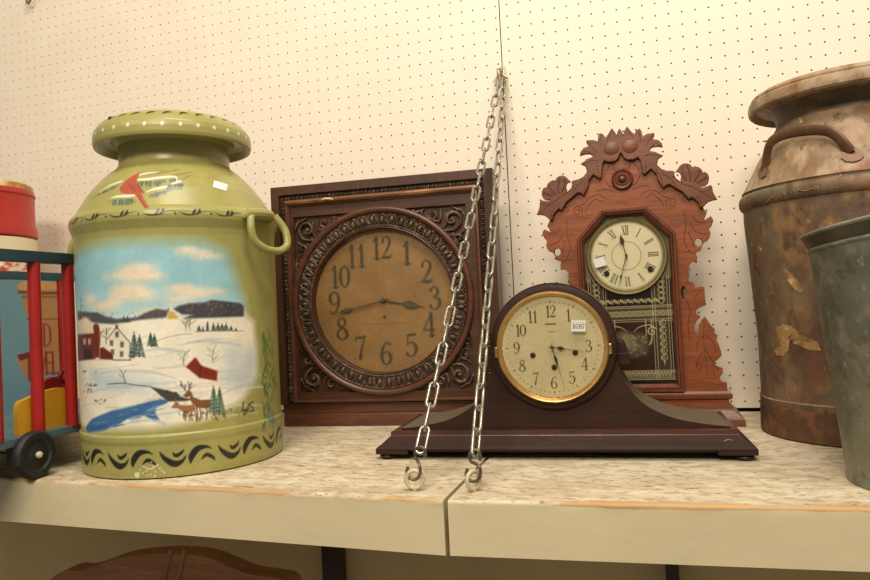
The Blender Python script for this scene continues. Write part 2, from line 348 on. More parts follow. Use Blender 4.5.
GL={
'0':[[(.30,1,.06),(.10,.80,.12),(.05,.5,.16),(.10,.2,.12),(.30,0,.06),(.50,.2,.12),(.55,.5,.16),(.50,.8,.12),(.30,1,.06)]],
'1':[[(.30,0,.15),(.30,.98,.15)],[(.30,.97,.09),(.12,.80,.05)],[(.12,.02,.05),(.48,.02,.05)]],
'2':[[(.10,.76,.13),(.14,.92,.07),(.30,1,.06),(.47,.90,.10),(.50,.72,.14),(.38,.45,.12),(.20,.22,.06),(.06,.05,.05)],[(.06,.05,.08),(.30,.05,.15),(.48,.05,.10),(.56,.17,.04)]],
'3':[[(.10,.84,.12),(.26,1,.06),(.44,.90,.11),(.45,.70,.12),(.26,.55,.05)],[(.26,.55,.05),(.50,.44,.12),(.54,.24,.15),(.38,.02,.07),(.16,.02,.07),(.07,.16,.12)]],
'4':[[(.42,0,.14),(.42,1,.14)],[(.40,1,.06),(.02,.30,.05)],[(.02,.28,.07),(.58,.28,.07)],[(.28,.02,.05),(.56,.02,.05)]],
'5':[[(.14,.96,.07),(.50,.98,.12)],[(.14,.96,.06),(.11,.55,.05)],[(.11,.55,.05),(.30,.64,.07),(.50,.52,.12),(.54,.28,.15),(.38,.03,.07),(.16,.02,.06),(.07,.14,.12)]],
'6':[[(.52,.90,.09),(.34,1,.06),(.15,.76,.11),(.06,.40,.15),(.13,.10,.11),(.30,0,.06),(.48,.12,.12),(.53,.32,.15),(.44,.52,.09),(.28,.57,.06),(.12,.42,.06)]],
'7':[[(.04,.80,.05),(.08,.95,.08),(.30,.93,.12),(.55,.98,.08)],[(.54,.98,.05),(.36,.5,.09),(.24,0,.16)]],
'8':[[(.30,.55,.10),(.13,.68,.12),(.13,.88,.08),(.30,1,.06),(.47,.88,.11),(.46,.70,.08),(.30,.55,.10)],[(.30,.55,.10),(.08,.38,.08),(.06,.15,.12),(.30,0,.06),(.54,.15,.14),(.50,.40,.13),(.30,.55,.10)]],
'9':[[(.08,.10,.09),(.26,0,.06),(.45,.24,.11),(.54,.60,.15),(.47,.90,.11),(.30,1,.06),(.12,.88,.12),(.07,.68,.15),(.16,.48,.09),(.32,.43,.06),(.48,.58,.06)]],
'D':[[(.08,0,.14),(.08,1,.14)],[(.05,1,.08),(.3,1,.08),(.54,.78,.14),(.56,.5,.16),(.54,.22,.14),(.3,0,.08),(.05,0,.08)]],
'V':[[(.02,1,.16),(.30,0,.14)],[(.30,0,.1),(.58,1,.1)]],
'W':[[(.0,1,.13),(.18,0,.12)],[(.18,0,.1),(.32,1,.1)],[(.32,1,.12),(.48,0,.12)],[(.48,0,.1),(.64,1,.1)]],
'E':[[(.1,0,.16),(.1,1,.16)],[(.1,.98,.1),(.55,.98,.1)],[(.1,.5,.1),(.45,.5,.1)],[(.1,.02,.1),(.55,.02,.1)]],
'L':[[(.1,0,.16),(.1,1,.16)],[(.1,.03,.12),(.55,.03,.12)]],
'I':[[(.2,0,.15),(.2,1,.15)]],'X':[[(.05,1,.16),(.5,0,.16)],[(.5,1,.07),(.05,0,.07)]],
}
def glyph(cv,ch,cx,cz,h,c,wk=1,asp=1,rot=0,alpha=1,feather=None):
    for st in GL[ch]:
        q=[]
        for x,y,w in st:
            dx=(x-.3)*h*asp; dy=(y-.5)*h; q.append((cx+dx*math.cos(rot)-dy*math.sin(rot),cz+dx*math.sin(rot)+dy*math.cos(rot),w*h*wk))
        cv.stroke(q,c,alpha=alpha,smooth=5 if len(q)>2 else 0,feather=feather)
def text(cv,s,cx,cz,h,c,adv=.66,**k):
    for i,ch in enumerate(s):
        if ch!=' ': glyph(cv,ch,cx+(i-(len(s)-1)/2)*adv*h,cz,h,c,**k)
def sticker(parent,cx,cz,y,w,h,txt,rot=0,ink=(70,70,90)):
    cv=Canvas(cx-w/2,cz-h/2,cx+w/2,cz+h/2,.00025,(240,238,234))
    if txt:
        cv.stroke([(cx-w*.42,cz+h*.33),(cx+w*.4,cz+h*.33)],(170,170,175),.0006,smooth=0)
        text(cv,txt,cx,cz-h*.04,h*.42,ink,adv=w/h/(len(txt)+.8)/.42,wk=1.1)
    o=flat_painted('price_sticker',cv,cx-w/2,cx+w/2,cz-h/2,cz+h/2,0,.0006,M['paper'],parent,depth=.0003)
    # turn about its own centre
    o.data.transform(Matrix.Translation((cx,y,cz))@Matrix.Rotation(rot,4,'Y')@Matrix.Translation((-cx,0,-cz)))
    o['label']='small white price sticker'; return o
#PART2
# ------------------------------------------------------------------ the setting
IN=.0254
def pegboard():
    zr=[(34.75-r)*IN for r in range(34,-22,-1)]
    cells=[]
    for c in range(-88,58):
        x=c*IN; xa,xb=x-IN/2,x+IN/2
        if c==0: xa=-.0157
        if c==-1: xb=-.0177
        cells.append((x,xa,xb))
    V=[];F=[]; k=8; R=.0019
    dirs=[(math.cos(PI/4*j),math.sin(PI/4*j)) for j in range(8)]
    for (x,xa,xb) in cells:
        for z in zr:
            za,zb=z-IN/2,z+IN/2; n=len(V)
            sq=[(xb,z),(xb,zb),(x,zb),(xa,zb),(xa,z),(xa,za),(x,za),(xb,za)]
            V+=[(p[0],0,p[1]) for p in sq]; V+=[(x+R*a,0,z+R*b) for a,b in dirs]; V+=[(x+R*a,.004,z+R*b) for a,b in dirs]
            for j in range(8):
                j2=(j+1)%8; F.append((n+j,n+8+j,n+8+j2,n+j2)); F.append((n+8+j,n+16+j,n+16+j2,n+8+j2))
    o=npmesh('wall_back',V,F,M['wall'],None,False); props(o,kind='structure')
    b=MB().box(-2.3,1.5,.012,.02,-.02,1.32); o2=obj('wall_back',b,M['dark'],smooth=0); props(o2,kind='structure')
pegboard()
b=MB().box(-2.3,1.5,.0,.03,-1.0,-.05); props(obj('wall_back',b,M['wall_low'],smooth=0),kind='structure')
def board(name,x0,y0,x1,y1,label,seed):
    # front edge runs from (x0,y0) to (x1,y1); thickness 67 mm
    T=.067; R=.004
    prof=[(None,-T,0),(0,-T,0),(0,-.05,0),(0,-.03,0),(0,-.014,.0),(0,-.008,.2),(0,-.0055,.6),(0,-R,.9)]
    for a in (20,45,70): prof.append((R-R*math.cos(math.radians(a)),-R+R*math.sin(math.radians(a)),1))
    prof+=[(R,0,1),(.009,0,.8),(.016,0,.45),(.03,0,.2),(.06,0,.08),(.12,0,0),(None,0,0)]
    r=random.Random(seed); n=int(abs(x1-x0)/.01); V=[];W=[]
    ns=[r.uniform(-1,1) for _ in range(n+2)]
    for i in range(n+1):
        t=i/n; x=x0+(x1-x0)*t; yf=y0+(y1-y0)*t; wob=(ns[i]+ns[i+1])*.0004
        for k,(dy,z,w) in enumerate(prof):
            y=-.006 if dy is None else yf+dy
            if 0<w: y+=wob*w; z+=-abs(wob)*w*.7
            V.append((x,y,z)); W.append(w*(.92+.16*math.sin(i*.11+seed*2.2)))
    K=len(prof);F=[]
    for i in range(n):
        for k in range(K): F.append((i*K+k,i*K+(k+1)%K,(i+1)*K+(k+1)%K,(i+1)*K+k))
    F.append(tuple(range(K))); F.append(tuple(n*K+k for k in reversed(range(K))))
    mb=MB(); mb.v=V; mb.f=F
    o=obj(name,mb,M['shelf'],smooth=40)
    a=o.data.attributes.new('Wear','FLOAT','POINT'); a.data.foreach_set('value',W)
    return props(o,label,'shelf')
board('shelf_board',-1.5,-.609,.0110,-.6830,'long cream painted shelf board under the green milk can and square clock',1)
board('shelf_board',.0165,-.6826,1.3,-.6150,'cream painted shelf board under the rusty milk can and grey bucket',2)
# supports under the shelf
def support(px0,px1,Y,label):
    a=at(px0,552,Y);b_=at(px1,552,Y)
    mb=MB().box(a[0],b_[0],Y,Y+.03,-1.0,-.0675)
    o=obj('shelf_support',mb,M['brown'],smooth=0,bevel=.002); props(o,label,'shelf support')
support(321,340,-.045,'black upright support under the shelf beside the brown carved chair')
support(664.5,678,-.045,'black upright support under the right half of the shelf')
# ------------------------------------------------------------------ green milk can
GC=(-.5025,-.4801)
gprof=[(.0,.002),(.150,.0),(.1590,.002),(.1602,.010),(.1604,.05),(.1618,.056),(.1618,.0625),(.1608,.0645),(.1592,.0655),(.1596,.20),(.1600,.30),(.1603,.362),(.1612,.372),(.1640,.380),(.1662,.386),(.1668,.392),(.1655,.3985),(.1622,.403),(.1580,.407),(.1500,.4205),(.1400,.4375),(.1290,.4525),(.1170,.4660),(.1050,.4775),(.0950,.4850),(.0905,.4905),(.0893,.498),(.0893,.520),(.0900,.530)]
gz=np.array([p[1] for p in gprof[1:]]); gr=np.array([p[0] for p in gprof[1:]])
def can_hit(px,py,prof_r=None):
    d=ray(px,py); d=d/np.linalg.norm(d); P=C0.copy(); dh=d[:2]; s0=((np.array(GC)-C0[:2])@dh)/(dh@dh)
    ts=np.linspace(s0-.2,s0+.02,1500); Q=C0+ts[:,None]*d; rr=np.hypot(Q[:,0]-GC[0],Q[:,1]-GC[1]); pr=np.interp(Q[:,2],gz,gr)
    h=np.nonzero(rr<=pr)[0]; q=Q[h[0]] if len(h) else Q[np.argmin(rr-pr)]
    return math.atan2(q[1]-GC[1],q[0]-GC[0]),q[2]
AC=math.atan2(C0[1]-GC[1],C0[0]-GC[0])   # side of the can that faces the middle of the view
def cc(px,py):
    a,z=can_hit(px,py); a=(a-AC+PI)%(2*PI)-PI; return a*.16,z
def CP(l): return [cc(q[0],q[1])+tuple(q[2:]) for q in l]
def SC_(l,ox,oy,s): return [(ox+q[0]/s,oy+q[1]/s)+tuple(q[2:]) for q in l]
gcv=Canvas(-.5027,-.001,.5027,.535,.0008,(160,155,90))
PXM=.00150  # metres on the can per pixel in the middle of the view
def S(l,c,w=1,ox=0,oy=0,s=1,**k): gcv.stroke(CP(SC_(l,ox,oy,s)),c,w*PXM,**k)
def SV(l,c,ox=0,oy=0,s=1,**k): gcv.stroke([(q[0],q[1],q[2]*PXM) for q in CP(SC_(l,ox,oy,s))],c,**k)
def P(l,c,ox=0,oy=0,s=1,f=1,**k): gcv.poly(CP(SC_(l,ox,oy,s)),c,feather=f*PXM,**k)
def paint_can():
    R=random.Random(5)
    # sky
    P([(73,262),(84,250),(110,243),(150,241),(205,243),(226,252),(235,275),(243,300),(244,330),(73,330)],(150,198,208),f=9)
    P([(73,300),(150,290),(240,300),(244,330),(73,330)],(182,214,214),f=14,alpha=.8)
    for x,y,w,h in ((136,270,20,7),(128,276,26,5),(146,277,18,4),(118,290,5,2),(130,291,20,8),(122,296,14,5),(143,296,12,5),(103,307,14,5),(112,303,8,4),(188,292,18,5),(178,288,10,3),(200,295,8,2),(195,253,14,2.4),(208,257,12,2.2),(186,250,8,2),(150,312,12,3),(178,300,12,3),(90,300,8,5),(215,292,10,2.5)):
        a,z=cc(x,y); gcv.dot(a,z,w*PXM,(232,214,184),h*PXM,alpha=.75,feather=4*PXM)
        gcv.dot(a+2*PXM,z+1.5*PXM,w*.6*PXM,(240,226,200),h*.5*PXM,alpha=.7,feather=2.5*PXM)
    # snow ground
    P([(72,318),(110,320),(150,315),(200,315),(244,314),(254,322),(256,345),(257,372),(252,384),(243,399),(226,411),(205,420),(170,427),(120,430),(86,430),(74,420)],(240,233,212),f=5)
    for _ in range(70):
        x=R.uniform(84,245);y=R.uniform(330,418); l=R.uniform(8,26); c=R.choice([(206,202,186),(236,228,204),(184,194,194),(240,232,210),(198,206,204)])
        S([(x-l,y+R.uniform(0,4)),(x,y),(x+l,y-R.uniform(0,5))],c,R.uniform(.8,2.4),alpha=.55)
    P([(225,350),(256,345),(257,385),(236,392),(222,378)],(186,200,200),f=9,alpha=.7)
    P([(90,372),(130,376),(165,384),(140,392),(95,390)],(172,196,206),f=7,alpha=.7)
    # hills
    P([(50,200),(180,210),(230,235),(300,250),(430,240),(500,205),(560,185),(620,195),(640,185),(620,240),(450,258),(280,285),(150,275),(50,255)],(84,84,86),70,280,6.445,f=1.2)
    P([(15,190),(60,165),(130,150),(220,145),(270,128),(380,140),(455,150),(475,170),(475,235),(300,242),(90,250),(140,222),(60,222),(15,212)],(72,72,76),170,280,6.443,f=1.2)
    for _ in range(60):
        x=R.uniform(186,241);y=R.uniform(304,315); S([(x,y),(x+R.uniform(-1,1),y-R.uniform(1,3))],R.choice([(60,54,56),(110,98,98),(130,122,120)]),.8,smooth=0)
    for _ in range(30):
        x=R.uniform(80,165);y=R.uniform(313,319); S([(x,y),(x+.5,y-1.5)],R.choice([(70,66,68),(120,110,108)]),.8,smooth=0,alpha=.6)
    # church
    P([(167.5,319),(168,312),(170,309),(173,313),(178,316),(178,319)],(208,172,84)); S([(171,311),(171.3,303.5)],(236,226,196),1.6,smooth=0); P([(170,309),(171.5,308),(181,314),(180,317),(174,313)],(236,228,206))
    # trees at the far left
    for x,y,h in ((80,345,48),(84,346,36),(106,344,16),(100,345,14)):
        S([(x,y),(x+.5,y-h)],(96,84,70),1,smooth=0)
        for i in range(7):
            yy=y-h*(.35+.09*i); S([(x,yy),(x+R.choice([-1,1])*R.uniform(2,5),yy-R.uniform(2,5))],(110,100,84),.6,smooth=0,alpha=.8)
    for _ in range(36):
        S([(R.uniform(78,92),R.uniform(317,332)),]*2,R.choice([(206,160,90),(226,206,160),(190,140,84)]),R.uniform(1,2.2),smooth=0)
    # red barn with silo
    P([(78,334),(95.5,332.5),(95.5,359),(78,361)],(112,44,34)); P([(93,326),(95,323.6),(98,324),(99.6,328),(99.6,358),(93.5,357)],(118,46,34))
    P([(78,334),(80,320),(86,317),(92,322),(94,333)],(228,214,184),f=1.5); P([(84,349),(92,349),(92,359),(84,359)],(52,40,36))
    for x in (84.5,89.5):
        P([(x-1.3,338.5),(x+1.3,338.5),(x+1.3,344.5),(x-1.3,344.5)],(206,180,160)); S([(x,338.5),(x,344.5)],(90,40,30),.5,smooth=0)
    P([(100,348),(104,347),(113,352),(113.5,360),(100,359)],(104,42,32)); P([(103,347),(107,345.5),(115,351),(113,354)],(232,224,200))
    # white farmhouse
    P([(108,338.5),(116.5,327),(123,331),(131,342),(130,359.5),(114,359.5),(113.5,352)],(232,224,200)); P([(117,326),(122,327),(133,341),(131.5,343.5),(117.5,328)],(238,232,214))
    S([(107.5,339),(116.5,327),(122,333.5),(130.5,343)],(70,60,52),.8,smooth=0); S([(130,343),(129.6,359)],(90,80,70),.7,smooth=0); S([(114,360),(131,360)],(84,60,44),1,smooth=0)
    for x,y in ((111.5,343),(117,334.5),(122,344.5),(121.6,354),(112.5,352)):
        P([(x-1.5,y-2.6),(x+1.5,y-2.6),(x+1.5,y+2.6),(x-1.5,y+2.6)],(66,60,58)); S([(x,y-2.6),(x,y+2.6)],(190,182,164),.4,smooth=0)
    P([(115.5,325),(118,325),(118,329),(115.5,329)],(110,60,46)); P([(130,350),(133.5,349),(133.5,358),(130.5,358)],(74,62,56))
    # pines
    def pine(x,y,h,w,c=(50,74,64),sn=True):
        S([(x,y),(x,y-h)],c,1,smooth=0)
        for i in range(int(h/2.1)):
            t=i/(h/2.1); yy=y-1.5-h*t*.94; ww=w*(1-t)+.5
            S([(x-ww,yy+1.4),(x,yy-.6),(x+ww,yy+1.6)],c,1.1,smooth=0)
            if sn and i%2==0: S([(x-ww*.8,yy+.2),(x-ww*.2,yy-.8)],(206,214,204),.8,smooth=0)
    pine(134,356,24,4.5);pine(139.5,357,22,5);pine(150.5,346,13,2.6,sn=False);pine(154.5,346.5,12,2.6,sn=False);pine(124,322,6,2,(70,72,72),False);pine(127.5,322,6,2,(70,72,72),False)
    for x,h,w in ((199,5,1.2),(203,4,1),(207.5,9,.7),(213.5,8,1.6),(218,8,1.8),(222,7,2),(226,8,2.2),(231,5,1.4),(236,3,1.2)): pine(x,331,h,w,(74,84,76),False)
    S([(195,332),(215,331),(243,331)],(150,150,138),.8); S([(148,345),(165,338),(182,334.5),(192,334)],(140,146,140),.8,alpha=.7)
    # bare trees near shed
    for x,y,h in ((213,368,20),(184,366,14),(190,330,12),(186,330,9)):
        S([(x,y),(x-.5,y-h*.5),(x+1,y-h)],(130,124,112),.7)
        for i in range(9):
            yy=y-h*(.25+.08*i); S([(x,yy),(x+R.choice([-1,1])*R.uniform(3,7),yy-R.uniform(3,6))],(146,142,130),.5,smooth=0,alpha=.8)
    # red shed
    P([(185.5,367),(196,356.5),(201,365),(217.6,369.5),(216.8,381),(199.5,378)],(126,44,30)); P([(195,356.5),(197,354),(206,357.5),(218.5,367),(217.8,371),(203,366)],(236,230,212)); S([(200.5,366),(199.6,378)],(80,30,24),.8,smooth=0); S([(186,368),(199,379),(216,382)],(230,222,200),1,smooth=0)
    # creek and rocks
    P([(62,275),(90,238),(170,205),(260,185),(330,165),(372,158),(395,163),(392,175),(350,192),(345,212),(362,243),(342,246),(300,225),(230,240),(190,265),(130,288),(70,292)],(66,112,162),70,360,4.047,f=1)
    for l in ([(95,375),(115,371),(150,372),(175,378)],[(90,392),(110,388),(140,386)],[(150,415),(175,412),(185,404)],[(180,345),(205,341),(240,345)],[(140,352),(160,349),(185,352)],[(215,398),(235,388),(250,384)],[(120,425),(150,420),(165,424)]): SV([(p_[0],p_[1],w_) for p_,w_ in zip(l,(1,3,3.5,1))],(184,196,200),alpha=.6)
    for _ in range(36):
        x=R.uniform(90,160);y=432-(x-88)*.36+R.uniform(-7,7)
        S([(x-5,y+1.5),(x+5,y-1)],R.choice([(48,84,130),(110,156,190),(150,186,206),(60,98,148)]),.9,smooth=0,alpha=.7)
    P([(325,108),(370,118),(430,132),(450,150),(500,160),(470,166),(395,168),(372,148)],(72,68,58),70,360,4.047,f=.8)
    for _ in range(14):
        x=R.uniform(156,182);y=R.uniform(390,400); S([(x,y),(x+2,y+1)],R.choice([(120,116,100),(50,48,42)]),.8,smooth=0)
    S([(150,98),(210,94),(270,102),(330,108)],(110,96,74),1.0,70,360,4.047); SV([(225,96,1),(215,60,.8),(200,35,.5)],(120,84,66),70,360,4.047); S([(216,62),(228,40)],(120,84,66),.5,70,360,4.047); S([(214,70),(196,58)],(120,84,66),.5,70,360,4.047)
    for x0,y0,n in ((85,100,10),(80,125,8),(125,168,8),(75,45,6)):
        for _ in range(n): 
            x=x0+R.uniform(-30,30);y=y0+R.uniform(-6,8); S([(x,y),(x+R.uniform(3,9),y-R.uniform(0,5))],R.choice([(90,96,76),(120,110,80),(70,86,80)]),.9,70,360,4.047,smooth=0)
    # buck and doe
    br=(128,84,54); lt=(156,106,74); k=dict(ox=70,oy=360,s=4.047)
    P([(488,128),(500,150),(530,162),(565,160),(578,172),(575,192),(548,196),(515,192),(498,180),(484,158)],br,f=.6,**k); P([(458,148),(470,130),(482,122),(492,130),(490,145),(474,152)],br,f=.6,**k)
    for l in ([(512,188),(516,215),(512,248)],[(524,190),(530,218),(524,246)],[(552,190),(556,214),(552,240)],[(570,185),(574,205),(582,222),(598,243)]): S(l,(104,66,42),1.1,smooth=0,**k)
    for l in ([(470,126),(456,108),(448,86)],[(458,110),(446,100)],[(465,118),(466,100)],[(480,124),(484,108),(478,88)],[(484,108),(492,92)],[(482,118),(494,110)]): S(l,(70,54,42),.8,smooth=0,**k)
    P([(440,182),(470,184),(500,180),(510,195),(500,210),(470,214),(450,205),(436,194)],lt,f=.6,**k); P([(408,193),(428,172),(436,170),(444,182),(436,195),(416,196)],lt,f=.6,**k)
    for l in ([(462,210),(468,245)],[(478,212),(484,245)],[(492,208),(488,228),(494,244)],[(505,202),(514,250)]): S(l,(136,90,62),.9,smooth=0,**k)
    S([(430,176),(424,166)],(120,80,56),.8,smooth=0,**k)
    # pine beside the deer, tufts and the signature
    pine(213.5,412,26,4.5,(58,88,70)); pine(219.5,415,28,5.5,(54,84,66))
    for _ in range(60):
        x=R.uniform(178,240);y=R.uniform(413,420); y-=max(0,(x-215))*.18; S([(x,y),(x+R.uniform(-1.5,1.5),y-R.uniform(1.5,3.5))],R.choice([(84,88,50),(60,74,50),(150,130,90)]),.7,smooth=0)
    dk=(40,38,32)
    S([(702,170),(698,200),(694,206),(712,200)],dk,1.2,**k); S([(722,178),(716,210),(706,222),(704,212),(724,196)],dk,1.1,**k); S([(742,168),(726,180),(738,192),(742,205),(724,208)],dk,1.2,**k)
    # green painted smear further round the side
    for _ in range(70):
        x=R.uniform(262,275);y=R.uniform(325,425); S([(x,y),(x+R.uniform(-3,3),y+R.uniform(3,9))],R.choice([(70,112,62),(84,120,66),(60,98,66),(92,122,72)]),R.uniform(1.5,4),smooth=0,alpha=.55)
    for _ in range(16):
        x=R.uniform(264,276);y=R.uniform(405,428); S([(x,y),(x+1,y+4)],(86,124,140),2.5,smooth=0,alpha=.5)
    # cardinal on snowy pine
    k=dict(ox=90,oy=160,s=7.91)
    gn=(92,112,88)
    for l in ([(700,75),(600,95),(520,110)],[(800,95),(700,115),(640,120)],[(790,120),(750,145),(700,170)],[(610,100),(560,80)],[(10,320),(60,275),(120,235)]): S(l,(124,104,70),.9,**k)
    for x0,y0,x1,y1,n,h in ((60,275,240,190,26,10),(150,320,350,310,40,44),(385,175,560,170,34,40),(480,275,600,240,22,30),(610,205,735,190,26,44),(540,165,700,150,16,20)):
        for i in range(n):
            t=R.random(); x=x0+(x1-x0)*t;y=y0+(y1-y0)*t; S([(x,y),(x+R.uniform(-14,10),y+R.uniform(.3,1)*h)],R.choice([gn,(76,98,84),(120,134,96),(98,110,104)]),1.5,smooth=0,**k)
    wh=(222,218,198)
    for l in ([(72,262,.6),(140,210,1.8),(250,168,2.2)],[(165,300,1),(220,288,2.6),(290,285,3.2),(352,280,2)],[(385,120,1.5),(450,105,2),(540,95,.8)],[(380,155,2),(450,152,3),(560,138,3),(670,132,2.2),(690,165,1)],[(445,255,1),(500,232,2.4),(560,220,3),(610,208,1.5)],[(650,190,1.5),(700,170,2.4),(725,168,1)]): SV(l,wh,**k)
    P([(236,240),(235,215),(270,180),(300,150),(335,125),(398,97),(376,140),(368,165),(400,215),(430,262),(405,262),(465,375),(452,385),(432,380),(372,290),(350,270),(300,272),(252,260)],(168,84,64),f=.7,**k)
    for l in ([(310,180),(320,215),(360,250)],[(335,190),(350,220),(395,250)],[(360,185),(385,215),(425,258)],[(375,275),(440,375)],[(275,175),(290,165)]): S(l,(120,62,52),.9,**k)
    # black leaves round the foot ring, vines round the shoulder bead, strokes and dots round the lip
    n=12; per=2*PI*.16/n; bk=(38,40,32); off=cc(144,457)[0]
    for i in range(-n,n):
        for kind,dx in ((0,0),(1,per/2)):
            x=off+i*per+dx
            if not -.5<x<.5: continue
            for s in ((1,) if True else ()):
                if kind==0:   # arch
                    gcv.stroke([(x-.018,.020,.002),(x-.016,.030,.0088),(x-.007,.040,.0088),(x+.006,.041,.004),(x+.013,.037,.001)],bk)
                    gcv.stroke([(x-.003,.023,.001),(x+.005,.029,.0055),(x+.014,.024,.0045),(x+.017,.019,.001)],bk)
                else:
                    gcv.stroke([(x-.019,.040,.0015),(x-.012,.030,.0065),(x+.001,.021,.0095),(x+.012,.024,.005),(x+.018,.032,.001)],bk)
                    gcv.stroke([(x-.001,.038,.001),(x+.004,.033,.0055),(x+.012,.037,.004),(x+.015,.041,.001)],bk)
    n=20; per=2*PI*.16/n; off=cc(158,213)[0]
    for i in range(-n,n):
        x=off+i*per
        if not -.49<x<.49: continue
        gcv.stroke([(x-.024,.396,.0004),(x-.012,.3905,.002),(x,.391,.0012),(x+.014,.396,.0012),(x+.024,.3955,.0004)],bk,alpha=.9)
        gcv.stroke([(x-.004,.391,.001),(x-.001,.395,.0042),(x+.001,.3995,.001)],bk); gcv.stroke([(x+.002,.391,.001),(x+.006,.395,.0045),(x+.007,.400,.001)],bk)
        gcv.dot(x-.027,.3925,.0015,bk)
    gcv.stroke(CP([(73,222),(76,221)]),(150,84,56),.004,smooth=0)
    gcv.dot(*cc(137,475),.004,(226,220,196)); gcv.stroke(CP([(143,466),(150,469),(158,465)]),(214,208,186),.002)
    for _ in range(16):
        x=R.uniform(138,166);y=R.uniform(462,478); gcv.dot(*cc(x,y),.0012,(226,222,206))
paint_can()
gcv.noise(.07,.02,3); gcv.noise(.05,.003,7)
gcan=thing('milk_can','large olive green milk can painted with a snowy farm scene','milk can',(GC[0],GC[1],0))
def painted_lathe(name,prof,cv,parent,mat_,nf=560,nb=60,step=.0011):
    # densify profile
    pr=[prof[0]]
    for a,b_ in zip(prof[:-1],prof[1:]):
        L=math.hypot(b_[0]-a[0],b_[1]-a[1]); k=max(1,int(L/step)) if a[0]>.02 else 1
        for i in range(1,k+1): t=i/k; pr.append((a[0]+(b_[0]-a[0])*t,a[1]+(b_[1]-a[1])*t))
    pr=np.array(pr); 
    # light smoothing of the profile keeps the beads round
    th=np.concatenate([np.linspace(-1.75,1.75,nf),np.linspace(1.75,2*PI-1.75,nb+2)[1:-1]])
    n=len(th);k=len(pr); A=AC+th
    X=pr[:,0][:,None]*np.cos(A)[None]; Y=pr[:,0][:,None]*np.sin(A)[None]; Z=np.repeat(pr[:,1][:,None],n,1)
    V=np.stack([X.ravel(),Y.ravel(),Z.ravel()],1)
    i,j=np.meshgrid(np.arange(k-1),np.arange(n),indexing='ij'); a=(i*n+j).ravel();b_=(i*n+(j+1)%n).ravel(); F=np.stack([a,b_,b_+n,a+n],1)
    o=npmesh(name,V,F,mat_,parent); T=np.repeat(((th+PI)%(2*PI)-PI)[None],k,0).ravel()*.16
    setcol(o.data,cv.sample(T,Z.ravel())); return o
painted_lathe('body',gprof,gcv,gcan,M['green'])
# lip
lcv=Canvas(-.5027,-.005,.5027,.10,.0009,(160,155,90))
for i in range(30):
    x=-.49+i*.0335
    lcv.dot(x,.0165,.0032,(230,228,208))
    lcv.stroke([(x,.036,.001),(x+.008,.043,.007),(x+.018,.041,.001)],(38,40,32))
lip=[(.0893,.524),(.1000,.5330),(.1130,.5330),(.1195,.5250),(.1225,.5215),(.1258,.5215),(.1275,.5270),(.1276,.5370),(.1258,.5450),(.1210,.5525),(.1140,.5595),(.1030,.5655),(.0900,.5695),(.0800,.5710),(.0745,.5695),(.0725,.5650),(.0725,.50)]
def lipmesh():
    pr=[lip[0]]
    for a,b_ in zip(lip[:-1],lip[1:]):
        L=math.hypot(b_[0]-a[0],b_[1]-a[1]); k=max(1,int(L/.0015))
        for i in range(1,k+1): t=i/k; pr.append((a[0]+(b_[0]-a[0])*t,a[1]+(b_[1]-a[1])*t))
    n=420; V=[];T=[];Sx=[]; s=0; prev=None
    for r,z in pr:
        if prev: s+=math.hypot(r-prev[0],z-prev[1])
        prev=(r,z)
        for j in range(n):
            t=2*PI*j/n-PI; V.append((r*math.cos(AC+t),r*math.sin(AC+t),z)); T.append(t*.16)
            Sx.append(s-.045)
    F=[(i*n+j,i*n+(j+1)%n,(i+1)*n+(j+1)%n,(i+1)*n+j) for i in range(len(pr)-1) for j in range(n)]
    o=npmesh('lip',V,F,M['green'],gcan); setcol(o.data,lcv.sample(T,Sx))
lipmesh()
mb=MB(); d=cc(126,118.5)[0]/.16+AC; mb.ball((.1165*math.cos(d),.1165*math.sin(d),.5560),.0042,1,1,.9); obj('hole',mb,M['black'],gcan)
# handles: ear plates with drooping rings
def ear(ang,k=1.):
    c,s_=math.cos(ang),math.sin(ang)
    def L(r,t,z): return (r*c-t*s_,r*s_+t*c,z)
    mb=MB(); mb.tube([L(.160,-.034,.392),L(.170,-.030,.396),L(.176,-.016,.397),L(.178,0,.397),L(.176,.016,.397),L(.170,.030,.396),L(.160,.034,.392)],[.006,.008,.009,.009,.009,.008,.006],10)
    e=obj('ear',mb,M['greenp'],gcan)
    ring=cat([L(.172,-.026,.396),L(.176,-.034,.376),L(.179,-.031,.354),L(.186,-.016,.341),L(.192,0,.337),L(.197,.014,.338),L(.201,.027,.348),L(.196,.030,.372),L(.182,.022,.396)],5)
    ring=[(p[0]*k if k<1 else p[0],p[1]*k if k<1 else p[1],p[2]) for p in ring]
    mb=MB().tube(ring,.0062,12); obj('handle_ring',mb,M['greenp'],e)
ear(-.09); ear(AC-2.15,.955)
# price sticker on the shoulder, curved with the cone
def curved_sticker():
    pts=[(214,180.5),(227.5,184.5),(226,191),(212.5,187)]
    q=[]
    for x,y in pts:
        a,z=can_hit(x,y); r=np.interp(z,gz,gr)+.0012; q.append((r*math.cos(a),r*math.sin(a),z))
    V=[];n=6
    for i in range(n+1):
        for j in range(n+1):
            u,v=i/n,j/n
            p=[(1-u)*(1-v)*q[0][k]+u*(1-v)*q[1][k]+u*v*q[2][k]+(1-u)*v*q[3][k] for k in range(3)]
            r=np.interp(p[2],gz,gr)+.0008; h=math.hypot(p[0],p[1]); V.append((p[0]*r/h,p[1]*r/h,p[2]))
    F=[(i*(n+1)+j,(i+1)*(n+1)+j,(i+1)*(n+1)+j+1,i*(n+1)+j+1) for i in range(n) for j in range(n)]
    o=npmesh('price_sticker',V,F,M['paper'],gcan); cvx=np.tile([[.93,.92,.9]],(len(V),1))
    setcol(o.data,cvx); o['label']='small white price sticker'
curved_sticker()
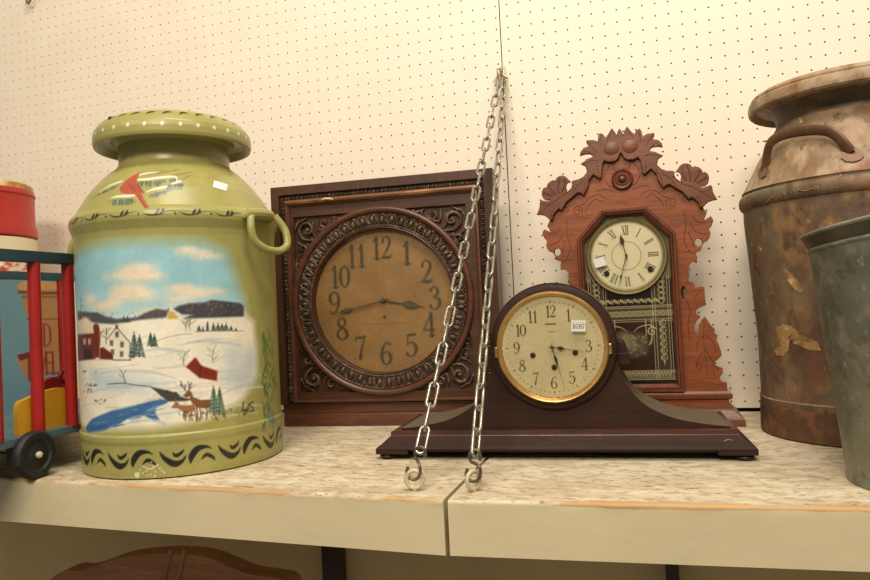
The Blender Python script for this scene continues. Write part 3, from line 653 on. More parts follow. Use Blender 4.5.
# ------------------------------------------------------------------ rusty milk can
RC=(.59,-.21)
rprof=[(.0,.003),(.152,.0),(.1572,.003),(.1575,.012),(.1560,.050),(.1568,.054),(.1572,.057),(.1565,.060),(.1550,.064),(.1548,.15),(.1575,.20),(.1630,.300),(.1665,.352),(.1690,.362),(.1712,.370),(.1720,.380),(.1708,.390),(.1685,.3955),(.1640,.402),(.1560,.4175),(.1420,.4450),(.1280,.4700),(.1140,.4950),(.1085,.5040),(.1075,.5120),(.1090,.5190),(.1130,.5260),(.1180,.5310),(.1250,.5345)]
rcan=thing('milk_can','large rusty brown milk can with a bowed iron strap handle','milk can',(RC[0],RC[1],0))
def band(prof,z0,z1):
    return [p for p in prof if z0-1e-6<=p[1]<=z1+1e-6]
obj('body',MB().lathe(rprof[:13]+[(.1660,.372),(.1655,.400)],n=96),M['rust'],rcan,recalc=False)
obj('shoulder_bead',MB().lathe([(.1655+.0072*math.cos(2*PI*i/14),.3825+.0125*math.sin(2*PI*i/14)) for i in range(14)],n=96,close=True),M['rust'],rcan)
obj('shoulder',MB().lathe([(.1672,.3990)]+[(p[0]+.0006,p[1]) for p in rprof[18:24]]+[(.1078,.5060)],n=96),M['rustpale'],rcan,recalc=False)
obj('neck',MB().lathe(rprof[22:],n=96),M['neck'],rcan,recalc=False)
obj('base_band',MB().lathe([(.1574,.002),(.1584,.006),(.1572,.049),(.1560,.0495)],n=96),M['rustdark'],rcan,recalc=False)
rl=[(.1200,.5320),(.1380,.5390),(.1420,.5330),(.1462,.5300),(.1492,.5330),(.1500,.5400),(.1488,.5470),(.1450,.5500),(.1455,.5530),(.1430,.5570),(.1370,.5600),(.1270,.5625),(.1180,.5630),(.1080,.5620),(.1060,.5600),(.1020,.5300),(.1010,.5100)]
obj('lip',MB().lathe(rl,n=96),M['rustpale'],rcan,recalc=False)
def rhit(px,py):
    z_=np.array([p[1] for p in rprof[1:]]);r_=np.array([p[0] for p in rprof[1:]])
    d=ray(px,py); d=d/np.linalg.norm(d); dh=d[:2]; s0=((np.array(RC)-C0[:2])@dh)/(dh@dh)
    ts=np.linspace(s0-.25,s0+.05,2000);Q=C0+ts[:,None]*d; rr=np.hypot(Q[:,0]-RC[0],Q[:,1]-RC[1]);pr=np.interp(Q[:,2],z_,r_)
    h=np.nonzero(rr<=pr)[0]; q=Q[h[0]] if len(h) else Q[np.argmin(rr-pr)]
    return q-np.array([RC[0],RC[1],0])
f1=rhit(763,172); f2=rhit(852,154)
def out(p,r,dz=0):
    h=math.hypot(p[0],p[1]); return np.array([p[0]*(1+r/h),p[1]*(1+r/h),p[2]+dz])
def deep(px,py,w,off):
    d=ray(px,py); k=(1-w)*((f1+RCV-C0)@RM[2])+w*((f2+RCV-C0)@RM[2])-off; return C0+d*k-RCV
RCV=np.array([RC[0],RC[1],0])
hpx=[(763.5,173,0,0),(766,161,.02,.004),(768,149,.05,.008),(773,140,.12,.011),(785,134.5,.25,.014),(800,131.5,.42,.014),(816,130,.6,.013),(829,131.5,.74,.012),(838,137,.85,.010),(845,145,.93,.006),(851,152,1,.001)]
mid=(f1+f2)/2; 
obj('handle',MB().tube(cat([deep(*h) for h in hpx],5),.0078,12,flat=.38,up=(mid[0],mid[1],.04)),M['strap'],rcan)
def foot(pts):
    q=[rhit(x,y) for x,y in pts]; c=sum(q)/len(q); n=len(q); V=[out(v,.0035) for v in [c]+q]+[out(v,-.002) for v in q]
    obj('handle_foot',MB().add(V,[(0,1+i,1+(i+1)%n) for i in range(n)]+[(1+i,1+n+i,1+n+(i+1)%n,1+(i+1)%n) for i in range(n)]),M['strap'],rcan,smooth=60)
foot([(841,158),(846,161.5),(853,162),(860,160),(864,156),(862,152),(856,148),(850,144),(845,147),(842,152)]); foot([(760,176),(763,178),(767,176),(769,170),(767,165),(763,166),(760,170)])
# pale chips on the bead and a pale seam above the foot band
for l in ([(766,203),(770,199),(774,196)],[(783,192),(785,195)],[(792,189),(794,192)],[(798,190),(806,191),(812,189),(817,190)],[(815,188),(818,187),(818,191)],[(836,188),(838,187)]):
    pts=[]
    for x,y in l:
        d=ray(x,y); dh=d[:2]; sC=((np.array(RC)-C0[:2])@dh)/(dh@dh); ts=np.linspace(sC-.25,sC,3000); Q=C0+ts[:,None]*d
        dd=(np.hypot(Q[:,0]-RC[0],Q[:,1]-RC[1])-.1655)**2/.0072**2+(Q[:,2]-.3825)**2/.0125**2
        h=np.nonzero(dd<=1.05)[0]; pts.append((Q[h[0]] if len(h) else Q[np.argmin(dd)])-RCV)
    obj('paint_chip',MB().tube(cat(pts,3) if len(pts)>2 else pts,.0010,6),M['rustpale'],rcan,smooth=60)
obj('base_seam',MB().lathe([(.1556,.0575),(.1576,.0585),(.1574,.0600),(.1556,.0610)],n=96),M['rustpale'],rcan)
# ochre flaking paint on the body
def patch(pts,name='flaked_patch'):
    q=[rhit(x,y) for x,y in pts]; c=sum(q)/len(q); V=[c]+q; V=[out(v,.0009) for v in V]
    obj(name,MB().add(V,[(0,1+i,1+(i+1)%len(q)) for i in range(len(q))]),M['patch'],rcan,recalc=False)
patch([(776,328),(783,324),(792,326),(799,332),(797,338),(790,340),(789,350),(784,356),(777,356),(775,350),(780,345),(777,336)])
patch([(797,333),(806,337),(818,342),(822,351),(810,350),(800,346),(793,343),(794,338)])
patch([(784,268),(790,272),(799,282),(804,290),(800,294),(792,286),(785,276)])
# ------------------------------------------------------------------ galvanised bucket
bk=thing('bucket','grey galvanised bucket in front of the rusty milk can','bucket',(.582,-.543,0))
obj('body',MB().lathe([(0,.004),(.096,.004),(.0985,0),(.1003,.001),(.1008,.006),(.0995,.010),(.1010,.02),(.1265,.2780),(.1275,.2800),(.125,.281),(.097,.012),(0,.010)],n=72),M['galv'],bk,recalc=False)
AL=math.radians(160)
def skew(prof,n=72):
    V=[]
    for r,z in prof:
        for i in range(n):
            a=2*PI*i/n; V.append((r*math.cos(a),r*math.sin(a),z+.016*(z/.29)**4*(1-math.cos(a-AL))))
    return MB().add(V,[(i*n+j,i*n+(j+1)%n,(i+1)*n+(j+1)%n,(i+1)*n+j) for i in range(len(prof)-1) for j in range(n)])
for o in [c for c in bpy.data.objects if c.parent==bk]:
    for v in o.data.vertices:
        h=math.hypot(v.co.x,v.co.y)
        if h>.02: v.co.z+=.016*(v.co.z/.29)**4*(1-math.cos(math.atan2(v.co.y,v.co.x)-AL))
obj('bead',skew([(.1265+.0026*math.cos(2*PI*i/10),.2800+.0026*math.sin(2*PI*i/10)) for i in range(11)]),M['galv'],bk)
obj('flared_lip',skew([(.1260,.2815),(.1285,.2850),(.1322,.2935),(.1335,.2960)]),M['galvshade'],bk,recalc=False)
obj('rim',skew([(.1328+.0024*math.cos(2*PI*i/10),.2972+.0024*math.sin(2*PI*i/10)) for i in range(11)]),M['galv'],bk)

q_=at(767,141,0); props(obj('wall_back',MB().ball((q_[0],-.0002,q_[2]),.0085,1,.08,.2,12,6),M['strap']),kind='structure')
# ------------------------------------------------------------------ square carved wall clock
SQ=thing('wall_clock','square dark oak clock with carved round frame and brown dial, leaning by the wall','clock',(-.4853,-.194,0),math.radians(4.2))
W,H=.469,.50; QX,QZ=.2295,.2520
obj('case',MB().box(.012,W-.002,.022,.092,.004,.490),M['oakdarkz'],SQ,smooth=0,bevel=.008)
fr=MB().frame([(0,W,.045,H,.030),(0,W,.045,H,.001),(.001,W-.001,.046,H-.001,0),(.018,W-.018,.0465,.482,0),(.0185,W-.0185,.0470,.4815,.008)])
obj('outer_frame',fr,M['oakdarkz'],SQ,smooth=30)
mb=MB().box(.008,W-.008,.001,.03,0,.026); mb.box(.005,W-.005,.006,.03,.025,.047); obj('plinth',mb,M['oakred'],SQ,smooth=0,bevel=.002)
ch=MB().frame([(.018,W-.018,.0465,.482,.0085),(.031,W-.031,.0475,.468,.0085)])
def run(a,b,n):
    for i in range(n+1):
        t=(i+.5)/(n+1); x=a[0]+(b[0]-a[0])*t; z=a[1]+(b[1]-a[1])*t
        if abs(b[0]-a[0])>abs(b[1]-a[1]):
            ch.ball((x,.0065,z),.0042,.62,.9,1.25,6,4); ch.tube([(x+.0042,.007,z-.005),(x+.0056,.0045,z),(x+.0042,.007,z+.005)],.0012,4)
        else:
            ch.ball((x,.0065,z),.0042,1.25,.9,.62,6,4); ch.tube([(x-.005,.007,z+.0042),(x,.0045,z+.0056),(x+.005,.007,z+.0042)],.0012,4)
run((.02,.475),(W-.02,.475),48); run((.0245,.05),(.0245,.468),46); run((W-.0245,.05),(W-.0245,.468),46)
obj('carved_border',ch,M['carve'],SQ,smooth=50)
g=MB().frame([(.030,W-.030,.0475,.469,.008),(.032,W-.032,.049,.467,-.0005),(.036,W-.036,.052,.461,-.002),(.040,W-.040,.054,.456,.002),(.0405,W-.0405,.0545,.4555,.005)])
obj('inner_moulding',g,M['oakred'],SQ,smooth=30)
gt=MB().tube([(.034,-.0012,.4645),(.12,-.0018,.4648),(.3,-.0018,.4645),(W-.034,-.0012,.4645)],.0045,8,flat=1.2); obj('gilt_strip',gt,M['gilt'],SQ)
mb=MB().tube([(.116,-.006,.4650),(.124,-.0065,.4665),(.135,-.0062,.4655),(.143,-.005,.4635)],[.0008,.0022,.002,.0006],6); c=obj('chipped_spot',mb,mat('pale chipped wood',(226,206,166),.7),SQ); c['label']='pale chip in the top moulding'
# flat with recessed corners
hs=.183
def sqr(h,n=16):
    out=[]
    for k in range(4*n):
        a=-3*PI/4+2*PI*k/(4*n); c_,s_=math.cos(a),math.sin(a); m_=max(abs(c_),abs(s_)); out.append((QX+h*c_/m_,QZ+h*s_/m_))
    return out
def outerp():
    out=[]
    for x,z in sqr(1.0):
        u=(x-QX);v=(z-QZ); out.append((QX+(W-.040-QX if u>0 else QX-.040)*u,QZ+(.456-QZ if v>0 else QZ-.054)*v))
    return out
pf=MB().ringpoly([(outerp(),.0045),(sqr(hs),.0045),(sqr(hs-.001),.012),([(QX+.160*math.cos(-3*PI/4+2*PI*k/64),QZ+.160*math.sin(-3*PI/4+2*PI*k/64)) for k in range(64)],.0125)])
obj('face_panel',pf,M['oakdark'],SQ,smooth=30)
# carved corners
def corner(sx,sz):
    mb=MB()
    def T(p,y): return (QX+sx*p[0],y,QZ+sz*p[1])
    def st(pts,r,y=.0095):
        q=cat([(p[0],p[1]) for p in pts],5); k=len(q)
        mb.tube([T(p,y-.001*math.sin(PI*i/(k-1))) for i,p in enumerate(q)],[r*(.35+.75*math.sin(PI*min(1,(i+2)/(k+2)))) for i in range(k)],7)
    def spiral(cx,cz,R,turn,a0,dir=1,r=.003):
        pts=[]
        for i in range(16):
            t=i/15; a=a0+dir*turn*t; rr=R*(1-.82*t); pts.append((cx+rr*math.cos(a),cz+rr*math.sin(a)))
        st(pts,r,.0085)
        mb.ball(T((cx,cz),.0085),R*.22,1,.7,1,7,5)
    c=hs
    spiral(c-.029,c-.029,.022,8.5,-2.2,1,.0036); spiral(c-.068,c-.0165,.0125,7,2.6,1,.0026); spiral(c-.0165,c-.068,.0125,7,-1.0,-1,.0026)
    spiral(c-.096,c-.0095,.0075,6,.5,-1,.002); spiral(c-.0095,c-.096,.0075,6,1.2,1,.002)
    for (a,b_) in (((c-.05,c-.05),(c-.012,c-.042)),((c-.05,c-.05),(c-.042,c-.012)),((c-.012,c-.008),(c-.002,c-.03)),((c-.008,c-.012),(c-.03,c-.002)),((c-.055,c-.03),(c-.085,c-.02)),((c-.03,c-.055),(c-.02,c-.085)),((c-.052,c-.006),(c-.06,c-.036)),((c-.006,c-.052),(c-.036,c-.06)),((c-.085,c-.004),(c-.118,c-.006)),((c-.004,c-.085),(c-.006,c-.118)),((c-.082,c-.022),(c-.104,c-.014)),((c-.022,c-.082),(c-.014,c-.104)),((c-.004,c-.105),(c-.004,c-.132)),((c-.105,c-.004),(c-.132,c-.004))):
        mx=((a[0]+b_[0])/2+.004,(a[1]+b_[1])/2-.004); st([a,mx,b_],.0024)
    obj('carved_corner',mb,M['carve'],SQ,smooth=60)
for sx in (-1,1):
    for sz in (-1,1): corner(sx,sz)
def yl(name,prof,m_,parent,cx,cz,n=96,**k): return obj(name,MB().ylathe(prof,cx,cz,n),m_,parent,smooth=45,**k)
yl('round_moulding',[(.1915,.0125),(.1915,.001),(.1900,-.0015),(.1870,-.0032),(.1830,-.0025),(.1800,-.0005),(.1785,.0030),(.1780,.010)],M['oakred'],SQ,QX,QZ)
mb=MB().ylathe([(.1785,.006),(.1770,.0010),(.1750,.0015),(.1740,.0045),(.1630,.0040),(.1560,.0060),(.1545,.0035),(.1520,.0035),(.1495,.0050),(.1490,.010)],QX,QZ,96)
NE=50
for i in range(NE):
    a=2*PI*i/NE; ca,sa=math.cos(a),math.sin(a); n0=len(mb.v)
    # egg, long axis radial
    tmp=MB().ball((0,0,0),1,.0098,.0055,.0052,8,6)
    for v in tmp.v:
        r=.1650+v[0]; t=v[2]; mb.v.append((QX+r*ca-t*sa,.0035+v[1],QZ+r*sa+t*ca))
    mb.f+=[tuple(q+n0 for q in f) for f in tmp.f]
    for s_ in (-1,1):
        pts=[]
        for r,t in ((.1755,.0030),(.170,.0082),(.161,.0082),(.1555,.0045)):
            t*=s_; pts.append((QX+r*ca-t*sa,.0018,QZ+r*sa+t*ca))
        mb.tube(pts,.0017,5)
    a2=a+PI/NE; mb.tube([(QX+.1745*math.cos(a2),.002,QZ+.1745*math.sin(a2)),(QX+.1565*math.cos(a2),.0035,QZ+.1565*math.sin(a2))],[.0028,.0012],5)
obj('egg_and_dart_ring',mb,M['carve'],SQ,smooth=60)
yl('dial_surround',[(.1500,.004),(.1485,.003),(.1470,.006),(.1455,.020)],M['oakdark'],SQ,QX,QZ)
cv=Canvas(QX-.15,QZ-.15,QX+.15,QZ+.15,.0007,(150,114,70))
cv.noise(.12,.03,2); cv.noise(.08,.006,4)
ink=(70,62,46)
DX,DZ=QX+.0015,QZ
for i in range(60):
    a=PI/2-2*PI*i/60; cv.dot(DX+.1355*math.cos(a),DZ+.1355*math.sin(a),.0012 if i%5 else .002,(104,84,54),alpha=.8)
for h_ in range(1,13):
    a=PI/2-2*PI*h_/12; r=.108; x=DX+r*math.cos(a)*.99; z=DZ+r*math.sin(a); s=str(h_)
    text(cv,s,x,z,.045,ink,adv=.46,wk=.92,asp=.82,feather=.0016) if len(s)>1 else glyph(cv,s,x,z,.045,ink,wk=1.0,asp=.9,feather=.0016)
for i in range(24):
    x=DX-.048+i*.0041; cv.stroke([(x,DZ-.0475,.0006),(x+.001,DZ-.0455,.0009),(x+.0022,DZ-.048,.0006),(x+.0032,DZ-.046,.0006)],(112,88,56),alpha=.8,smooth=3)
cv.dot(DX,DZ-.034,.0034,(70,56,38))
flat_painted('dial',cv,QX-.149,QX+.149,QZ-.149,QZ+.149,.0195,.0013,M['paint'],SQ,keep=lambda x,z:np.hypot(x-QX,z-QZ)<.1475)
def hand(name,cx,cz,ang,L,y,spade,wid,m_,parent,tail=0,rt=0,lo=.0):
    # spade hand lying in the dial plane: outline (along, across)
    if spade:
        pos,sl,sw=spade
        prof=[(-tail,wid*.5),(0,wid),(pos-sl,wid*.55),(pos-sl*.55,sw*.75),(pos-sl*.1,sw),(pos+sl*.4,sw*.7),(pos+sl,wid*.5),(L,wid*.15)]
    else: prof=[(-tail,wid),(0,wid),(L,wid*.25)]
    up=[(a,b_) for a,b_ in prof]; dn=[(a,-b_) for a,b_ in reversed(prof)]
    ca,sa=math.cos(ang),math.sin(ang)
    poly=[(cx+a*ca-b_*sa,cz+a*sa+b_*ca) for a,b_ in up+dn]
    mb=MB().prism(poly,y-.0006,y+.0006); mb.ylathe([(0,y-.003),(wid*2.6,y-.003),(wid*2.9,y+.001)],cx,cz,16)
    return obj(name,mb,m_,parent,smooth=30)
hand('minute_hand',DX,DZ,math.radians(191.5),.118,.0150,(.082,.016,.0042),.0014,M['hand2'],SQ,tail=.012)
hand('hour_hand',DX,DZ,math.radians(-11),.088,.0170,(.058,.018,.0078),.0018,M['hand2'],SQ,tail=.008)
def face_front(o):
    me=o.data; s_=sum(p.normal.y*p.area for p in me.polygons)
    if s_>0: me.flip_normals()
def disc(name,cx,cz,r,y,m_,parent,bulge=0):
    o=obj(name,MB().ylathe([(r,y),(r*.7,y-bulge*.5),(r*.35,y-bulge*.9),(.0001,y-bulge)],cx,cz,64),m_,parent,smooth=60); face_front(o); return o
disc('glass',QX,QZ,.147,.0095,M['glass'],SQ)
# ------------------------------------------------------------------ mantel clock
MC=thing('mantel_clock','dark mahogany hump shaped mantel clock with brass bezel and silvery dial','clock',(-.1583,-.4778,0),math.radians(3.07))
CU,CZ=.2795,.1655
def tiers(T,x0,x1,y0,y1):
    mb=MB();n=len(T)
    for i,(ix,iy,z) in enumerate(T): mb.v+=[(x0+ix,y0+iy,z),(x1-ix,y0+iy,z),(x1-ix,y1-ix*.6,z),(x0+ix,y1-ix*.6,z)]
    for i in range(n-1):
        for j in range(4): mb.f.append((i*4+j,i*4+(j+1)%4,(i+1)*4+(j+1)%4,(i+1)*4+j))
    mb.f.append((3,2,1,0)); mb.f.append(((n-1)*4,(n-1)*4+1,(n-1)*4+2,(n-1)*4+3)); return mb
obj('base',tiers([(0,0,.0148),(0,0,.0172),(.001,.0005,.0180),(.007,.006,.0225),(.013,.012,.0280),(.018,.017,.0325),(.0195,.0185,.0340)],0,.5546,0,.20),M['mahog'],MC,smooth=30,bevel=.0008)
obj('bead_moulding',tiers([(.0195,.0185,.0338),(.0205,.0192,.0352),(.0200,.0188,.0380),(.0205,.0192,.0402),(.0225,.021,.0412)],0,.5546,0,.20),M['mahogred'],MC,smooth=40)
mb=MB()
rp=[(.2450,.0408),(.2447,.0440),(.2300,.0452),(.2110,.0476),(.1900,.0512),(.1721,.0555),(.1590,.0602),(.1472,.0658),(.1350,.0725),(.1237,.0816),(.1155,.0905),(.1093,.1007),(.1030,.1120),(.0985,.1230),(.0950,.1340)]
arch=[(.0948*math.cos(a),.1675+.0948*math.sin(a)) for a in [math.radians(-16+212*i/60) for i in range(61)]]
poly=[(CU+x,z) for x,z in rp]+[(CU+x,z) for x,z in arch]+[(CU-x,z) for x,z in reversed(rp)]
obj('body',MB().prism(poly,.030,.172),M['mahogpale'],MC,smooth=25,bevel=.0012)
yl('face_disc',[(.0001,.0225),(.0880,.0225),(.0925,.0235),(.0945,.0265),(.0945,.0305)],M['mahog'],MC,CU,CZ)
for s in (-1,1):
    a,b_=sorted((CU+s*.0885,CU+s*.1120)); obj('shoulder_block',MB().box(a,b_,.045,.165,.1330,.1515),M['mahog'],MC,smooth=0,bevel=.0015)
    mb=MB().tube([(CU+s*.0995,.055,.1585),(CU+s*.0995,.160,.1585)],.0092,18); obj('shoulder_roll',mb,M['mahog'],MC,smooth=50)
yl('bezel',[(.0836,.0235),(.0840,.0190),(.0830,.0155),(.0812,.0138),(.0798,.0145),(.0790,.0170),(.0770,.0190),(.0758,.0215)],M['brass'],MC,CU,CZ)
for s,nm in ((-1,'hinge'),(1,'catch')):
    a,b_=sorted((CU+s*.0820,CU+s*.0868)); obj(nm,MB().box(a,b_,.0165,.0230,CZ-.005-.008,CZ-.005+.008),M['brass'],MC,smooth=0,bevel=.0015)
cv=Canvas(CU-.078,CZ-.078,CU+.078,CZ+.078,.00035,(212,198,154))
cv.noise(.06,.02,6); cv.noise(.05,.003,8)
ink=(74,60,38)
for i in range(60):
    a=PI/2-2*PI*i/60
    cv.dot(CU+.0675*math.cos(a),CZ+.0675*math.sin(a),.0007 if i%5 else .0011,ink)
    if i%5==0: cv.stroke([(CU+.0690*math.cos(a),CZ+.0690*math.sin(a)),(CU+.0715*math.cos(a),CZ+.0715*math.sin(a))],ink,.0006,smooth=0)
for h_ in range(1,13):
    if h_==2: continue
    a=PI/2-2*PI*h_/12; x=CU+.0535*math.cos(a); z=CZ+.0535*math.sin(a); s=str(h_)
    if len(s)>1: text(cv,s,x,z,.0175,ink,adv=.42,wk=.8,asp=.85)
    else: glyph(cv,s,x,z,.0175,ink,wk=.8,asp=.9)
cv.stroke([(CU-.008,CZ+.0345),(CU+.0065,CZ+.0345)],(132,112,74),.0028,smooth=0); cv.stroke([(CU-.006,CZ+.0230),(CU+.0055,CZ+.0230)],(164,144,100),.0015,smooth=0)
WH=((-.0295,-.0115),(.0335,-.0095),(.0015,-.0305))
for dx,dz in WH: cv.ring(CU+dx,CZ+dz,.0040,.0010,(120,100,60))
flat_painted('dial',cv,CU-.0765,CU+.0765,CZ-.0765,CZ+.0765,.0212,.0007,M['dialm'],MC,keep=lambda x,z:np.hypot(x-CU,z-CZ)<.0755)
for dx,dz in WH:
    mb=MB().ylathe([(.0036,.0212),(.0034,.0195),(.0024,.0195),(.0020,.0208),(.0001,.0208)],CU+dx,CZ+dz,20); mb.box(CU+dx-.0010,CU+dx+.0010,.0192,.0208,CZ+dz-.0010,CZ+dz+.0010); obj('winding_arbor',mb,M['hand'],MC)
hand('hour_hand',CU,CZ,math.radians(-9),.0495,.0180,(.013,.006,.0030),.0008,M['hand'],MC,tail=.006)
hand('minute_hand',CU,CZ,math.radians(-75.5),.0640,.0165,(.020,.009,.0022),.0006,M['hand'],MC,tail=.006)
sticker(MC,CU+.0405,CZ+.0305,.0140,.0205,.0165,'16587',rot=math.radians(3))
disc('glass',CU,CZ,.0745,.0150,M['glass'],MC,bulge=.0035)
for x,y in ((.016,.014),(.5386,.014),(.016,.18),(.5386,.18)):
    obj('foot',MB().ball((x,y,.0046),.0046,2.9,2.9,1,20,8),M['black'],MC,smooth=60)
mb=MB().tube([(.507,.0095,.0240),(.517,.012,.0285),(.524,.011,.0275)],[.0004,.0011,.0004],5); s=obj('scuff',mb,mat('pale scuffed wood',(150,112,78),.7),MC)
for a_,b_ in ((0,.052),(.5026,.5546)): obj('base_end_strip',MB().box(a_,b_,.0005,.198,.0085,.0149),M['mahog'],MC,smooth=0,bevel=.0006)
obj('base_recess_shade',MB().box(.05,.505,.022,.185,.008,.0149),M['black'],MC,smooth=0)  # black box stands for the shaded recess below the base
# ------------------------------------------------------------------ carved walnut shelf clock
AX=.2262
GK=thing('shelf_clock','tall orange brown walnut clock with carved leaf crest and roman dial','clock',(AX,-.1774,0))
def gw(px,py,Y):
    p=at(px,py,Y); return (p[0],p[2])
def mir(poly): return [(2*AX-x,z) for x,z in poly]
def gobj(name,mb,m_,**k): return obj(name,mb,m_,GK,world=True,**k)
YB=-.150
right=[(727,390),(727,382.7),(721.7,381.7),(719.6,377.5),(722.7,373.4),(722.7,368.2),(718.5,367),(715,365.2),(714.4,362),(717.5,360),(721.7,355.8),(721,350.7),(718.6,344.5),(716.5,340.3),(717.5,335),(714.4,333),(714.9,329),(711.3,325.8),(705.1,316.5),(701.5,321),(699.5,326.9),(697.5,334),(694.6,332),(694.3,326),(696.9,320.7),(700.5,317),(698,314.5),(695.8,313),(696.9,309.3),(701,307),(706.2,305),(705,299),(704.3,287),(700.5,286),(696,288),(693.6,282.8),(688.4,281),(688.4,272.4),(689.3,264.7),(692.8,261.2),(697,261.7),(697,256.9),(695.3,252.6),(700.5,250.9),(701.9,246),(704,242.2),(707.4,240.8),(710,237),(710.5,233),(709,229.3),(711.7,225.9),(713.5,220),(710.9,215.9),(706.6,218.6),(704,220),(707,213),(702,206),(690,192),(676,180),(662,172),(652,163),(645,148),(634,143),(620,141)]
R=[gw(x,y,YB) for x,y in right]; R=[(max(x,AX) if i<len(R)-1 else AX,z) for i,(x,z) in enumerate(R)]
bottom=.0585; R[0]=(R[0][0],bottom)
poly=R+[(x,z) for x,z in mir(R[:-1])[::-1]]
def circ(px,py,rx,rz,Y,n=14):
    x,z=gw(px,py,Y); return [(x+rx*math.cos(2*PI*i/n),z+rz*math.sin(2*PI*i/n)) for i in range(n)]
h1=circ(698.6,242.3,.0062,.0072,YB); h2=circ(683.5,293,.0042,.0125,YB)
gobj('backboard',MB().prism(poly,YB,-.139,holes=[h1,mir(h1),h2,mir(h2)]),M['walnut'],smooth=20,bevel=.001)
gobj('case',MB().box(AX-.098,AX+.098,-.139,-.045,.059,.385),M['walnutred'],smooth=0,bevel=.002)
# leaf garland laid over the top of the backboard
YG=-.158
gar=[(620,128),(621.5,131),(623,134.5),(624,131),(627,125.8),(630,130),(634.3,134),(636,130.5),(639.5,128),(641.5,131),(642.6,136),(647,133.5),(654.5,132.4),(654.5,135.5),(652.6,139),(658,139.6),(662,143),(663,147.2),(658,146.4),(652,147.2),(649,150.5),(655,151.6),(663.4,155.4),(658.5,158.5),(657,164.5),(661.4,168.6),(666.5,170.4),(672,170.5),(674.8,171.5),(674.5,175),(676.5,179),(681,182.3),(690,182),(695.5,182.5),(702.7,187.5),(707,186),(711,184.5),(712.5,187.5),(713,191.5),(715,195.5),(717.6,199.6),(713,200.3),(708.9,201.7),(706,204),(703.7,206.8),(699.6,207.9),(698.4,202.7),(695,199.5),(691.5,197.2),(689.3,200),(686,196),(682,191.4),(675.8,188.2),(669.6,184.2),(666.5,185),(663.4,188.2),(660.5,184),(657.2,179),(656.2,173.8),(651,168.6),(648,171.5),(644.8,174.5),(642,172),(640.9,164.5),(640,160),(638,157.2),(633.5,159.6),(628,160),(623.5,157.5),(620,152.5)]
G_=[gw(x,y,YG) for x,y in gar]; e0=G_[0][0]; 
# shift so that the middle line falls on the axis of the clock
sh=AX-.5*(G_[0][0]+G_[-1][0]); G_=[(x+sh*max(0,1-i/14) if i<14 else (x+sh*max(0,1-(len(G_)-1-i)/8)),z) for i,(x,z) in enumerate(G_)]
G_[0]=(AX,G_[0][1]); G_[-1]=(AX,G_[-1][1])
G_=[(max(x,AX),z) for x,z in G_]
gobj('carved_leaf_garland',MB().prism(G_+mir(G_[1:-1])[::-1],YG,YB),M['walnutdeep'],smooth=20,bevel=.0016,seg=2)
flo=[(675,172),(678,168.5),(680,165.5),(683,163.5),(687,163),(690.5,164.3),(692.3,167),(695,166),(699.6,167.4),(702.2,170.2),(702.8,172.4),(706,172),(708.6,175),(709.3,179),(708,183.5),(704.5,186.5),(698,185.5),(690,184.5),(682,184),(680.5,180),(681.3,176),(679.5,172.5),(677.5,172)]
F_=[gw(x,y,-.156) for x,y in flo]
gobj('scalloped_flower',MB().prism(F_,-.156,YB),M['walnutdeep'],smooth=20,bevel=.0012); gobj('scalloped_flower',MB().prism(mir(F_)[::-1],-.156,YB),M['walnutdeep'],smooth=20,bevel=.0012)
# raised shells in the middle of the crest, veins and incised lines
x0,z0=gw(629.5,147,YG)
for s in (-1,1):
    mb=MB().ball((AX+s*.0165,YG+.0015,z0+.001),.0165,.98,.24,.82,24,10); gobj('crest_shell',mb,M['walnutdeep'],smooth=60)
def inc(pts,Y,r=.0006,both=True,name=None):
    q=cat([gw(x,y,Y) for x,y in pts],5); INC.tube([(a,Y-.0001,b_) for a,b_ in q],r,5)
    if both: INC.tube([(2*AX-a,Y-.0001,b_) for a,b_ in q],r,5)
INC=MB()
for l in ([(633,138),(630,133),(627,128)],[(640,142),(640,136),(638,131)],[(646,146),(650,139),(653,134)],[(650,148),(656,143),(661,146)],[(644,156),(652,154),(660,156)],[(645,160),(646,166),(645,172)],[(655,168),(660,176),(663,185)],[(662,173),(670,178),(676,186)],[(672,176),(684,184),(692,186)],[(690,186),(702,192),(713,198)],[(700,192),(708,190),(711,187)],[(697,196),(701,202),(700,206)],[(690,181),(690,173),(687,165)],[(694,181),(698,175),(700,169)],[(697,182),(703,179),(707,176)],[(686,180),(683,174),(682,167)]): inc(l,YG)
def spir(cx,cy,r,turn,a0,d):
    return [(cx+r*(1-.8*t/14)*math.cos(a0+d*turn*t/14),cy+r*(1-.8*t/14)*math.sin(a0+d*turn*t/14)) for t in range(15)]
for l in (spir(672,203,6,9,2.5,1),spir(684,200,4,7,0,-1),[(645,198),(652,194),(660,200),(664,206)],[(640,196),(648,190),(656,191),(663,196),(668,198)],[(632,190),(640,186),(650,186)],[(628,170),(632,162),(640,172),(637,182),(630,186)],[(684,212),(686,225),(684,240),(690,252)],[(692,216),(698,222),(706,222)],[(690,224),(697,232),(707,234)],[(688,232),(692,240),(694,248)],[(683,252),(690,252),(696,254)],[(690,268),(688,280),(686,286)],[(686,300),(690,310),(688,325),(690,340)],[(704,322),(704,345),(708,375)],[(704,335),(698,342),(697,352)],[(706,335),(713,342),(716,352)],[(705,350),(698,358),(696,368)],[(706,350),(712,360),(718,370)],[(692,384),(705,382),(722,385)],[(700,292),(694,298),(697,306)],spir(700,366,4,7,1,1),spir(712,372,3,6,2,-1)): inc(l,YB)
gobj('carved_lines',INC,M['incise'],smooth=60)
rx,rz=gw(622.5,179.5,YB)
